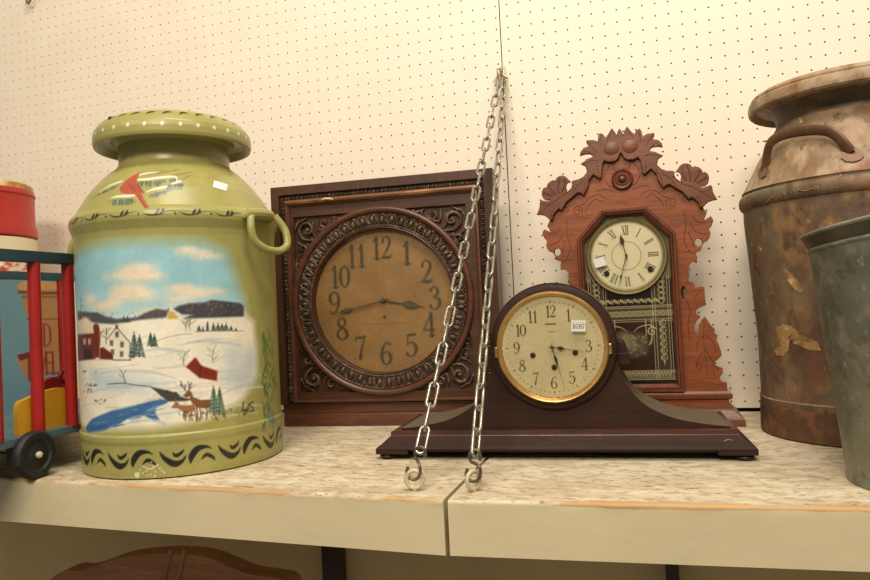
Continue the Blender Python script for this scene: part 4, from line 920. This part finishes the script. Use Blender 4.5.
gobj('turned_rosette',MB().ylathe([(.0198,YB+.001),(.0198,YB-.003),(.0170,YB-.0055),(.0145,YB-.0035),(.0125,YB-.0035),(.0110,YB-.0065),(.0085,YB-.0065),(.0072,YB-.0045),(.0055,YB-.0085),(.0030,YB-.0105),(.0001,YB-.011)],AX,rz,40),M['walnutred'],smooth=50)
# octagonal door
YD=-.172
def half(pts,Y):
    q=[gw(x,y,Y) for x,y in pts]; return [(x-AX,z) for x,z in q]
o_=half([(646,206.3),(675.5,232),(684.5,389.5)],YD); i_=half([(642.5,213.2),(669.5,236.5),(676,381.7)],YD)
sd=(o_[1][0]+o_[2][0])/2; si=(i_[1][0]+i_[2][0])/2; zb=.0605; zi=.0745
def octa(t,side,topx,topz,shz,bz): return [(AX-side,bz),(AX+side,bz),(AX+side,shz),(AX+topx,topz),(AX-topx,topz),(AX-side,shz)]
def oc(k):  # k 0 outer .. 1 inner
    f=lambda a,b_:a+(b_-a)*k
    return octa(k,f(sd,si),f(o_[0][0],i_[0][0]),f(o_[0][1],i_[0][1]),f(o_[1][1],i_[1][1]),f(zb,zi))
gobj('door_frame',MB().ringpoly([(oc(0),-.150),(oc(0),YD+.002),(oc(.08),YD),(oc(.42),YD),(oc(.48),YD+.003),(oc(.54),YD+.001),(oc(.74),YD+.002),(oc(.84),YD+.006),(oc(1),YD+.008),(oc(1),-.155)]),M['walnutred'],smooth=30)
# painted glass tablet with the dial opening
ti=oc(1.05); tx0,tx1=AX-si-.001,AX+si+.001; tz1=i_[0][1]+.001
YT=-.1575
tv=Canvas(tx0,zi-.002,tx1,tz1,.0005,(34,28,22))
DCX,DCZ=AX,gw(627,255.8,-.16)[1]
gold=(176,164,122); gdk=(120,108,74)
zbelow=DCZ-.060
tv.poly([(tx0,DCZ-.045),(tx1,DCZ-.045),(tx1,tz1),(tx0,tz1)],(104,100,74))
def tp(px,py): p=at(px,py,YT); return (p[0],p[2])
zA=tp(640,306)[1]; zB=tp(640,319.5)[1]; zC=tp(650,370.5)[1]; zD=tp(650,379.5)[1]
tv.poly([(AX-.05,tp(640,321)[1]),(AX+.05,tp(640,321)[1]),(AX+.05,tp(640,372)[1]),(AX-.05,tp(640,372)[1])],(52,32,24))
for s in (-1,1):
    a_,b_=sorted((AX+s*(si-.0075),AX+s*(si-.0300))); tv.poly([(a_,zC),(b_,zC),(b_,DCZ-.04),(a_,DCZ-.04)],(62,54,40))
tv.poly([(tx0,zB),(tx1,zB),(tx1,zA),(tx0,zA)],(70,62,44)); tv.poly([(tx0,zD),(tx1,zD),(tx1,zC),(tx0,zC)],(78,70,50))
for z in (zA,zA-.003,zB,zB-.0035,zC,zC-.0025,zD): tv.stroke([(tx0,z),(tx1,z)],gold,.0011,smooth=0)
xe=si-.004
for s in (-1,1):
    for dx in (si-.0035,si-.0075,si-.0300,si-.0345): tv.stroke([(AX+s*dx,zD),(AX+s*dx,DCZ-.040)],gold,.0011,smooth=0)
    z=zA+.004
    while z<DCZ-.042:
        tv.ring(AX+s*(si-.0185),z+.004,.0046,.0013,gold); tv.ring(AX+s*(si-.0140),z+.008,.0022,.0010,gold); z+=.010
    z=zB-.008
    while z>zC+.018:
        tv.ring(AX+s*(si-.0185),z,.0052,.0013,gold,a0=1,a1=6.6); tv.ring(AX+s*(si-.0200),z,.0022,.0012,gold); tv.stroke([(AX+s*(si-.0130),z+.004),(AX+s*(si-.0185),z+.007)],gold,.0011,smooth=0); z-=.0125
    tv.stroke([(AX+s*(si-.0185),z+.007,.002),(AX+s*(si-.0185),z-.004,.0005)],gold,smooth=0)
    # spiral bracket
    cx=AX+s*(.038); cz=tp(646.6,331.8)[1]
    tv.stroke([(cx+s*.0090*(1-.075*t)*math.cos(.6+t*.75),cz+.0090*(1-.075*t)*math.sin(.6+t*.75),.0021) for t in range(13)],gold,smooth=3)
    tv.stroke([(cx+s*.007,cz+.0052,.002),(cx-s*.004,cz+.0125,.002),(cx-s*.022,cz+.009,.0014),(cx-s*.033,cz,.0008)],gold)
    tv.stroke([(AX+s*(si-.038),zB,.0018),(AX+s*(si-.038),zB-.030,.0018),(AX+s*(si-.041),zB-.044,.0030),(AX+s*(si-.045),zB-.047,.001)],gold)
    tv.stroke([(AX+s*(si-.048),zB,.0016),(AX+s*(si-.048),zB-.032,.0016),(AX+s*(si-.053),zB-.036,.002)],gold)
n=13
for i in range(n):
    x=AX+(i-(n-1)/2)*.0118; z=(zA-.003+zB)/2
    if abs(x-AX)>si-.004: continue
    tv.ring(x,z,.0048,.0012,gold)
    for a in range(5): tv.dot(x+.0024*math.cos(a*1.2566),z+.0024*math.sin(a*1.2566),.0011,gold)
    tv.dot(x+.0059,z+.004,.0012,gold);tv.dot(x+.0059,z-.004,.0012,gold)
for i in range(26):
    x=AX+(i-12.5)*.0056
    if abs(x-AX)<si-.008: tv.stroke([(x-.002,zC-.004,.0016),(x,zD+.003,.0006),(x+.002,zC-.004,.0016)],gold,smooth=0); tv.dot(x+.0028,zD+.003,.0009,gold)
for i in range(9):
    x=AX-.048+i*.012; z=zA+.009
    tv.stroke([(x-.006,z-.004,.0012),(x-.002,z+.004,.0020),(x+.003,z-.002,.0020),(x+.006,z+.004,.0012)],gold); tv.ring(x,z+.001,.0022,.001,gold)
# grey etched figure in the middle of the glass
zc=tp(640,345)[1]
for dx,dz,rx_,rz_,c in ((0,.000,.030,.020,(96,88,66)),(-.012,.016,.013,.010,(110,100,76)),(.016,.010,.012,.012,(84,78,58)),(.004,-.012,.020,.008,(78,70,50)),(-.004,.004,.012,.013,(126,114,86))):
    tv.dot(AX+dx,zc+dz,rx_,c,rz_,alpha=.85,feather=.006)
rr=random.Random(2)
for _ in range(60):
    x=AX+rr.uniform(-.026,.026);z=zc+rr.uniform(-.020,.018); tv.stroke([(x,z,.0008),(x+rr.uniform(-.004,.004),z+rr.uniform(-.003,.003),.0012),(x+rr.uniform(-.006,.006),z+rr.uniform(-.005,.005),.0006)],rr.choice([gold,(60,52,38),(150,138,104)]),alpha=.7,smooth=3)
oi=oc(1.0)
def keep_t(x,z):
    ox=i_[0][0]; k=np.clip((z-i_[1][1])/(i_[0][1]-i_[1][1]),0,1); return np.abs(x-AX)<(si+(ox-si)*k)+.001
L=GK.location
def wflat(name,cv,x0,x1,z0,z1,y,step,m_,keep=None,depth=0):
    o=flat_painted(name,cv,x0,x1,z0,z1,y,step,m_,GK,keep,depth); o.data.transform(Matrix.Translation((-L[0],-L[1],-L[2]))); return o
wflat('glass_tablet',tv,tx0,tx1,zi-.001,tz1,YT,.0009,M['tablet'],keep_t)
gobj('dial_bezel',MB().ylathe([(.0725,YT+.0005),(.0725,YT-.004),(.0705,YT-.0065),(.0680,YT-.0062),(.0665,YT-.0040),(.0650,YT-.0040),(.0640,YT-.0020)],DCX,DCZ,72),M['oldbrass'],smooth=45)
dv=Canvas(DCX-.067,DCZ-.067,DCX+.067,DCZ+.067,.0004,(222,212,176)); dv.noise(.05,.02,5)
dk=(58,52,42)
dv.ring(DCX,DCZ,.0262,.0013,(150,124,62)); dv.ring(DCX,DCZ,.0628,.0010,(110,96,60)); dv.ring(DCX,DCZ,.0606,.0004,(150,140,110))
for i in range(60):
    a=2*PI*i/60; dv.dot(DCX+.0617*math.cos(a),DCZ+.0617*math.sin(a),.0004,dk)
def roman(s,hr):
    a=PI/2-2*PI*hr/12; wid={'I':.0030,'V':.0062,'X':.0062}; tot=sum(wid[c] for c in s); u=-tot/2; hh=.0085
    for c in s:
        w_=wid[c]; q=u+w_/2
        def T(x,y): return (DCX+(.0475+y)*math.cos(a)+(x)*math.sin(a),DCZ+(.0475+y)*math.sin(a)-(x)*math.cos(a))
        if c=='I': dv.stroke([T(q,-hh),T(q,hh)],dk,.0015,smooth=0)
        if c=='V': dv.stroke([T(q-.0024,hh),T(q,-hh)],dk,.0016,smooth=0); dv.stroke([T(q+.0024,hh),T(q,-hh)],dk,.0006,smooth=0)
        if c=='X': dv.stroke([T(q-.0024,hh),T(q+.0024,-hh)],dk,.0016,smooth=0); dv.stroke([T(q+.0024,hh),T(q-.0024,-hh)],dk,.0006,smooth=0)
        u+=w_
    dv.stroke([T(-tot/2,hh),T(tot/2,hh)],dk,.0004,smooth=0); dv.stroke([T(-tot/2,-hh),T(tot/2,-hh)],dk,.0004,smooth=0)
for hr,s in zip(range(1,13),'I II III IIII V VI VII VIII IX X XI XII'.split()): roman(s,hr)
AR=((-.0370,-.0305),(.0410,-.0270))
wflat('dial',dv,DCX-.0655,DCX+.0655,DCZ-.0655,DCZ+.0655,YT-.0016,.0008,M['paint'],keep=lambda x,z:np.hypot(x-DCX,z-DCZ)<.0650)
for dx,dz in AR:
    gobj('winding_arbor',MB().ylathe([(.0052,YT-.0018),(.0050,YT-.0040),(.0036,YT-.0040),(.0030,YT-.0022),(.0016,YT-.0022),(.0016,YT-.0060),(.0001,YT-.0060)],DCX+dx,DCZ+dz,20),M['hand'])
def ghand(name,ang,L_,y,sp,w_):
    o=hand(name,DCX,DCZ,ang,L_,y,sp,w_,M['hand'],GK,tail=.004); o.data.transform(Matrix.Translation((-L[0],-L[1],-L[2])))
ghand('hour_hand',math.radians(102.5),.0430,YT-.0060,(.030,.009,.0040),.0009)
ghand('minute_hand',math.radians(-107),.0590,YT-.0075,(.040,.004,.0022),.0008)
o=sticker(GK,DCX-.0480,DCZ-.0090,YT-.0068,.0200,.0170,'',rot=math.radians(-12)); o.data.transform(Matrix.Translation((-L[0],-L[1],-L[2])))
gobj('glass',MB().ylathe([(.0668,YT-.0062),(.04,YT-.0085),(.0001,YT-.0095)],DCX,DCZ,48),M['glass'],smooth=60); face_front([c for c in GK.children if c.name.startswith('glass') and 'tablet' not in c.name][0])
T=[(.185,-.1774,0),(.185,-.1774,.0110),(.1835,-.1766,.0135),(.1770,-.1740,.0200),(.1700,-.1715,.0265),(.1665,-.1700,.0300),(.1665,-.1700,.0345),(.1610,-.1660,.0355)]
def gt_(T,name,m_):
    mb=MB()
    for hw,yf,z in T: mb.v+=[(AX-hw,yf,z),(AX+hw,yf,z),(AX+hw,-.040,z),(AX-hw,-.040,z)]
    n=len(T)
    for i in range(n-1):
        for j in range(4): mb.f.append((i*4+j,i*4+(j+1)%4,(i+1)*4+(j+1)%4,(i+1)*4+j))
    mb.f.append((3,2,1,0)); mb.f.append(((n-1)*4,(n-1)*4+1,(n-1)*4+2,(n-1)*4+3)); gobj(name,mb,m_,smooth=30,bevel=.0008)
gt_(T,'base',M['walnutx']); gt_([(.1610,-.1655,.0350),(.1610,-.1655,.0465)],'frieze',M['walnut'])
M['corn']=pale_topped(M['walnutred'],'dusty walnut',(176,150,122),.6)  # cornice walnut with a paler colour on its upward faces
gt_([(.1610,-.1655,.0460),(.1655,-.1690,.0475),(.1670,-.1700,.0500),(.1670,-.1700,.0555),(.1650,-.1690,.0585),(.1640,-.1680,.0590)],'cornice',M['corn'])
# ------------------------------------------------------------------ chains, hooks, eye screws
def link_mesh():
    mb=MB(); Lh=.044/2-.0155/2; r=.0155/2-.0018; pts=[]
    for i in range(9): a=-PI/2+PI*i/8; pts.append((r*math.sin(a+PI/2) if False else r*math.cos(a),0,0))
    pts=[]
    for i in range(9): a=PI*i/8; pts.append((r*math.cos(a),0,Lh+r*math.sin(a)))
    for i in range(9): a=PI+PI*i/8; pts.append((r*math.cos(a),0,-Lh+r*math.sin(a)))
    return mb.tube(pts,.0023,8,True,up=(0,1,0))
LK=link_mesh(); PITCH=.0362
def chain(bot,top,label,roll,first=[None]):
    bot=np.array(bot);top=np.array(top); d=top-bot; Lc=np.linalg.norm(d); d/=Lc
    t=thing('chain',label,'chain',tuple(bot),group=None)
    n=int(round(Lc/PITCH)); zax=Vector(d); q=zax.to_track_quat('Z','Y')
    rr=random.Random(int(roll*10))
    for i in range(n):
        if first[0] is None: o=obj('chain_link',LK,M['chain'],t,smooth=60); first[0]=o
        else: o=first[0].copy(); COL.objects.link(o); o.parent=t
        o.rotation_mode='QUATERNION'; ang=math.radians(roll+90*(i%2)+rr.uniform(-9,9))
        from mathutils import Quaternion
        o.rotation_quaternion=q@Quaternion((0,0,1),ang)
        s=(i+.5)*Lc/n; sag=-.006*math.sin(PI*s/Lc)
        o.location=Vector(tuple(d*s+np.array([0,0,sag])))
    return t
E1=np.array(onz_(415,491)); E2=np.array(onz_(474,492))
KN=np.array([-.0168,-.012,.728])
C1b=at(420,452,E1[1]+.014); C2b=at(475,455,E2[1]+.010)
chain(C1b,KN+np.array([-.004,0,-.004]),'zinc steel link chain slanting down to the left hook in front of the square clock',20)
chain(C2b,KN+np.array([.006,-.002,-.012]),'zinc steel link chain dropping to the right hook beside the mantel clock',50)
def shook(P0,P1,label,side):
    # s shaped hook from the eye at P0 up to the last link at P1
    P0=np.array(P0);P1=np.array(P1); h=P1[2]-P0[2]; mx=(P0+P1)/2
    sx=side
    pts=[P0+[sx*.008,0,.010],P0+[sx*.010,0,.002],P0+[sx*.005,0,-.005],P0+[-sx*.003,0,-.005],P0+[-sx*.008,0,.002],P0+[-sx*.008,0,.012],mx+[-sx*.001,0,.002],P1+[sx*.006,0,-.010],P1+[sx*.007,0,-.002],P1+[sx*.002,0,.004],P1+[-sx*.005,0,.003],P1+[-sx*.007,0,-.004],P1+[-sx*.006,0,-.009]]
    o=obj('s_hook',MB().tube(cat(pts,5),.0022,8),M['iron'],smooth=60); props(o,label,'hook')
shook((E1[0],E1[1],.0205),C1b+[0,0,.002],'tarnished iron s hook at the lower end of the left chain',-1)
shook((E2[0]+.001,E2[1],.0190),C2b+[0,0,.002],'tarnished iron s hook with open tip at the lower end of the right chain',-1)
def eye(E,ang,label):
    r=.0105; c,s=math.cos(ang),math.sin(ang); pts=[(E[0]+r*math.cos(a)*c,E[1]+r*math.cos(a)*s,.0150+r*math.sin(a)*1.05) for a in [2*PI*i/28 for i in range(28)]]
    t=thing('eye_screw',label,'eye screw',(E[0],E[1],0))
    obj('ring',MB().tube(pts,.0029,8,True,up=(s,-c,0)),M['creamiron'],t,world=True,smooth=60)
    obj('shank',MB().tube([(E[0],E[1],.006),(E[0],E[1],-.02)],.0030,8),M['creamiron'],t,world=True)
eye(E1,math.radians(12),'paint daubed eye screw in the shelf edge left of the board joint')
eye(E2,math.radians(55),'paint daubed eye screw in the shelf edge right of the board joint')
kn=MB(); rr=random.Random(9)
for i in range(7):
    a=rr.uniform(0,PI); p=[KN+np.array([rr.uniform(-.010,.012),rr.uniform(-.006,.006),rr.uniform(-.012,.016)]) for _ in range(4)]; kn.tube(cat(p,5),.0012,6)
kn.tube([KN+[0,.014,.002],KN+[0,-.006,.002],KN+[0,-.010,.010]],.0026,8); kn.tube([KN+[-.006,0,-.004],KN+[-.016,0,-.010],KN+[-.021,0,-.016]],.0011,6)
o=obj('wire_tie',kn,M['creamiron'],smooth=60); props(o,'twisted wire tie holding both chains at the pegboard seam','wire')
p=at(33,1,0); mb=MB().tube(cat([(p[0]-.008,.010,p[2]+.030),(p[0]-.008,-.006,p[2]+.026),(p[0]-.011,-.010,p[2]+.006),(p[0]-.006,-.014,p[2]-.010),(p[0]+.004,-.018,p[2]-.013),(p[0]+.014,-.020,p[2]-.004),(p[0]+.014,-.020,p[2]+.016)],5),.0024,8)
o=obj('peg_hook',mb,M['iron'],smooth=60); props(o,'small curled wire peg hook high on the pegboard at far left','hook')
# ------------------------------------------------------------------ toy wagon
WG=thing('toy_wagon','wooden toy wagon with teal rails, red bars and black wheel at far left','toy wagon',(-.80,-.62,0))
def wobj(name,mb,m_,**k): return obj(name,mb,m_,WG,world=True,**k)
wobj('floor_board',MB().add([(-.985,-.80,.0534),(-.662,-.80,.0534),(-.666,-.500,.0534),(-.985,-.20,.0534),(-.985,-.80,.0666),(-.662,-.80,.0666),(-.666,-.500,.0666),(-.985,-.20,.0666)],[(3,2,1,0),(4,5,6,7),(0,1,5,4),(1,2,6,5),(2,3,7,6),(3,0,4,7)]),M['tealpale'],smooth=0,bevel=.001)
wobj('top_rail',MB().box(-.680,-.661,-.80,-.5455,.3355,.3535),M['teal'],smooth=0,bevel=.0012)
wobj('top_rail',MB().box(-.985,-.966,-.80,-.205,.3310,.3480),M['teal'],smooth=0,bevel=.0012)
wobj('end_rail',MB().add([(-.680,-.5465,.3358),(-.672,-.5465,.3358),(-.966,-.210,.332),(-.980,-.210,.332),(-.680,-.5465,.3532),(-.672,-.5465,.3532),(-.966,-.210,.3478),(-.980,-.210,.3478)],[(3,2,1,0),(4,5,6,7),(0,1,5,4),(1,2,6,5),(2,3,7,6),(3,0,4,7)]),M['teal'],smooth=0,bevel=.001)
for y in (-.6945,-.6195,-.5515): wobj('red_bar',MB().tube([(-.6705,y-.001,.066),(-.6705,y,.336)],.0094,16),M['red'],smooth=50)
for y in (-.4120,-.2690): wobj('red_bar',MB().tube([(-.9755,y,.066),(-.9755,y,.332)],.0085,16),M['red'],smooth=50)
def xprism(poly,x0,x1):
    m_=MB().prism([(p[0],p[1]) for p in poly],x0,x1); m_.v=[(v[1],v[0],v[2]) for v in m_.v]; return m_
arc=[(p[0],p[1]) for p in cat([(-.6610,.0660),(-.6605,.1120),(-.6460,.1205),(-.6200,.1262),(-.6000,.1295),(-.5785,.1304),(-.5600,.1265),(-.5500,.1190),(-.5460,.1050),(-.5455,.0660)],4)]
wobj('yellow_panel',xprism([(p[0]+.013,p[1]) for p in arc],-.690,-.681),M['yellow'],smooth=30,bevel=.001)
mb=xprism([(-.535+(p[0]+.605)*.55,.066+(p[1]-.066)*1.22) for p in arc],-.745,-.735); wobj('red_panel',mb,M['red'],smooth=30,bevel=.001)
c=np.array(onx_(64,376,-.715)); mb=MB().tube([(c[0],c[1]+.0085*math.cos(2*PI*i/24),c[2]+.0085*math.sin(2*PI*i/24)) for i in range(24)],.0042,8,True,up=(1,0,0)); mb.tube([(c[0],c[1],c[2]-.0085),(c[0],c[1],.07)],.004,8); wobj('red_ring',mb,M['red'],smooth=60)
# painted panel behind the far bars
pv=Canvas(-.80,.066,-.26,.332,.0009,(104,146,160)); pv.noise(.08,.05,2)
def pw(px,py): q=onx_(px,py,-.966); return (q[1],q[2])
tan=(172,124,78)
pv.poly([pw(*q) for q in ((23,281),(17,285.5),(19,291),(24,293),(23,300),(24,310),(28,316),(31,330),(31,352),(17,357),(19,365),(23,374),(30,381),(40,381),(42,374.5),(58,374),(60,330),(60,283),(40,281))],tan)
pv.poly([pw(*q) for q in ((23,281),(17,285.5),(19,290),(58,290),(60,283),(40,281))],(196,146,92))
pv.stroke([pw(19,292),pw(40,293),pw(60,293)],(110,66,40),.006,smooth=0); pv.stroke([pw(22,297),pw(60,297)],(130,84,50),.004,smooth=0); pv.stroke([pw(27,319),pw(60,319)],(120,76,46),.003,smooth=0)
ltr=(132,34,24)
for ch,x,y,h in (('D',47,335,.046),('V',42.5,363,.046),('E',49,363,.046),('L',55.5,363,.046)):
    a,b_=pw(x,y); glyph(pv,ch,a,b_,h,ltr,wk=.75,asp=.72)
pv.poly([pw(*q) for q in ((17,355),(31,351.5),(31,357),(20,361))],(112,34,26)); pv.stroke([pw(29,358),pw(29.5,380)],(112,34,26),.006,smooth=0)
def panel():
    ys=np.arange(-.80,-.2795,.0022); zs=np.arange(.066,.332,.0022); Y,Z=np.meshgrid(ys,zs); nx=len(ys)
    V=np.stack([np.full(Y.size,-.966),Y.ravel(),Z.ravel()],1)-np.array(WG.location)
    i,j=np.meshgrid(np.arange(nx-1),np.arange(len(zs)-1)); a=(j*nx+i).ravel(); F=np.stack([a,a+1,a+nx+1,a+nx],1)
    o=npmesh('painted_side_panel',V,F,M['paint'],WG,False); setcol(o.data,pv.sample(Y.ravel(),Z.ravel())); s=o.modifiers.new('thickness','SOLIDIFY'); s.thickness=.006; s.offset=-1
panel()
def wheel(x,y,s):
    mb=MB(); prof=[(.0060,.0065),(.0110,.0070),(.0140,.0050),(.0225,.0050),(.0255,.0080),(.0330,.0080),(.0362,.0050),(.0370,0),(.0362,-.0050),(.0330,-.0080),(.006,-.0075)]
    n=40; V=[]
    for r,w_ in prof:
        for j in range(n): a=2*PI*j/n; V.append((x+s*w_,y+r*math.cos(a),.0370+r*math.sin(a)))
    F=[(i*n+j,i*n+(j+1)%n,(i+1)*n+(j+1)%n,(i+1)*n+j) for i in range(len(prof)-1) for j in range(n)]+[tuple(range(n)),tuple((len(prof)-1)*n+j for j in range(n))]
    o=wobj('wheel',MB().add(V,F),M['rubber'],smooth=40)
    h=MB().ball((x+s*.0095,y,.037),.0056,.9,1,1,14,8); hh=obj('hub_cap',h,M['creamiron'],None,smooth=60); hh.data.transform(Matrix.Translation(-Vector(WG.location))); hh.parent=o
wheel(-.6545,-.6455,1); wheel(-.9955,-.6455,-1); wheel(-.9955,-.30,-1)
wobj('axle',MB().tube([(-.99,-.6455,.037),(-.660,-.6455,.037)],.004,8),M['iron'])
wobj('axle',MB().tube([(-.99,-.30,.037),(-.72,-.30,.037)],.004,8),M['iron'])
for b6 in ((-.70,-.675,-.655,-.612),(-.985,-.955,-.655,-.612),(-.985,-.955,-.32,-.28)): wobj('axle_block',MB().box(*b6,.030,.0534),M['black'],smooth=0)
# ------------------------------------------------------------------ tins behind the wagon
TC=(-1.245,-.225)
def trad(px,py):
    d=ray(px,py);dh=d[:2];s=((np.array(TC)-C0[:2])@dh)/(dh@dh);Q=C0+d*s;return math.hypot(Q[0]-TC[0],Q[1]-TC[1]),Q[2]
ra,za=trad(34.8,200); rb,zb_=trad(38.2,236); rc_,zc_=trad(38,255); _,zt=trad(33,192); _,zbot=trad(38.2,240); _,z3=trad(36,233)
tt=thing('round_tin','tall cream round tin with red and white print standing behind the toy wagon','tin',(TC[0],TC[1],0))
obj('body',MB().lathe([(0,0),(rc_,0),(rc_,zbot-.004),(rc_-.004,zbot),(0,zbot)],n=64),M['creamtin'],tt,smooth=40)
tcv=Canvas(0,0,2*PI*.12,.5,.002,(224,206,180)); rr=random.Random(4)
_,zp=trad(28,263)
for _ in range(240):
    x=rr.uniform(0,.75); z=zp-rr.uniform(0.004,.07); tcv.stroke([(x,z,.004),(x+.012,z+rr.uniform(-.01,.01),.006),(x+.026,z+rr.uniform(-.012,.012),.003)],rr.choice([(196,60,50),(210,90,76),(180,44,38),(236,226,204)]),smooth=3)
tcv.stroke([(0,zp),(.76,zp)],(190,60,48),.005,smooth=0)
n=90;zs=np.linspace(zp-.075,zp+.003,40);V=[];TT=[];ZZ=[]
for z in zs:
    for j in range(n): a=2*PI*j/n; V.append(((rc_+.0012)*math.cos(a),(rc_+.0012)*math.sin(a),z)); TT.append(a*.12); ZZ.append(z)
F=[(i*n+j,i*n+(j+1)%n,(i+1)*n+(j+1)%n,(i+1)*n+j) for i in range(39) for j in range(n)]
o=npmesh('printed_band',V,F,M['paint'],tt); setcol(o.data,tcv.sample(TT,ZZ))
rt=thing('round_tin','red round tin with patterned lid stacked on top of the cream tin','tin',(TC[0],TC[1],zbot))
hz=zt-zbot
obj('body',MB().lathe([(0,.001),(rb-.001,.001),(rb+.001,.004),(rb,.012),(ra+.0015,z3-zbot+.012),(ra,z3-zbot+.016),(ra,hz-.016),(0,hz-.016)],n=64),M['redtin'],rt,smooth=40)
obj('lid',MB().lathe([(ra+.0015,hz-.018),(ra+.0025,hz-.015),(ra+.0015,hz-.012),(ra-.001,hz-.004)],n=64),M['redtin'],rt,smooth=50)
lv=mat('patterned lid print',(196,150,76),.4,layers=[((214,196,140),14,.42,.5,.9),((150,84,44),20,.5,.6,.8),((96,112,70),17,.56,.62,.7)])
obj('lid_top',MB().lathe([(ra-.001,hz-.004),(ra-.002,hz+.006),(ra-.006,hz+.010),(0,hz+.011)],n=64),lv,rt,smooth=50)
# ------------------------------------------------------------------ carved chair under the shelf
def cw(px,py,Y=-.23): q=at(px,py,Y); return (q[0],q[2])
top=[(56,600),(62,576),(68,569),(78,565),(92,565),(106,561),(122,555),(140,551),(162,548.5),(185,548),(206,550),(222,554),(236,560),(250,566),(262,569),(282,572),(296,577),(304,600)]
q=[tuple(p) for p in cat([cw(*t) for t in top],4)]; zl=-.62
chv=thing('chair','brown wooden chair under the shelf, only its curved carved top rail in view','chair',(sum(p[0] for p in q)/len(q),-.23,-.62))
obj('top_rail',MB().prism(q+[(q[-1][0],q[-1][1]-.05),(q[0][0],q[0][1]-.05)],-.262,-.215),M['chairwood'],chv,world=True,smooth=30,bevel=.010,seg=4)
for a,b_ in ((q[2],1),(q[-3],-1)):
    obj('leg',MB().tube([(a[0]+b_*.02,-.238,a[1]-.05),(a[0]+b_*.03,-.238,-.95)],.018,14),M['chairwood'],chv,world=True)
def band_(x0,x1):
    mb=MB()
    for xx in (x0,x1):
        pts=[]
        for py in np.linspace(549,590,8): 
            w_=at(xx-(py-549)*.22,py,-.266); pts.append((w_[0],-.264,w_[2]-.002))
        mb.tube(pts,.0045,8)
    obj('carved_band',mb,M['chairwood'],chv,world=True)
band_(170,184)
# ------------------------------------------------------------------ light
def area(name,loc,tgt,size,power,col,sy=None):
    l=bpy.data.lights.new(name,'AREA'); l.energy=power; l.color=col; l.size=size
    if sy: l.shape='RECTANGLE'; l.size_y=sy
    o=bpy.data.objects.new(name,l); COL.objects.link(o); o.location=loc
    d=Vector(tgt)-Vector(loc); o.rotation_euler=d.to_track_quat('-Z','Y').to_euler(); return o
area('ceiling_lamp',(.3,-1.3,2.3),(.1,-.1,.3),1.3,43,(1,.885,.74),.5)
area('ceiling_lamp',(.1,-3.2,2.15),(0,0,.1),1.2,66,(1,.89,.745),.5)
area('ceiling_lamp',(1.7,-1.5,2.1),(.2,0,.4),.9,9,(1,.89,.75),.4)
area('ceiling_lamp',(-1.5,-2.2,1.9),(-.4,0,.3),.9,8,(1,.87,.69),.4)
w=bpy.data.worlds.new('room'); SC.world=w; w.use_nodes=True; w.node_tree.nodes['Background'].inputs[0].default_value=(1,.88,.72,1); w.node_tree.nodes['Background'].inputs[1].default_value=.2
SC.view_settings.view_transform='Standard'; SC.view_settings.look='None'; SC.view_settings.exposure=-.08; SC.view_settings.gamma=1
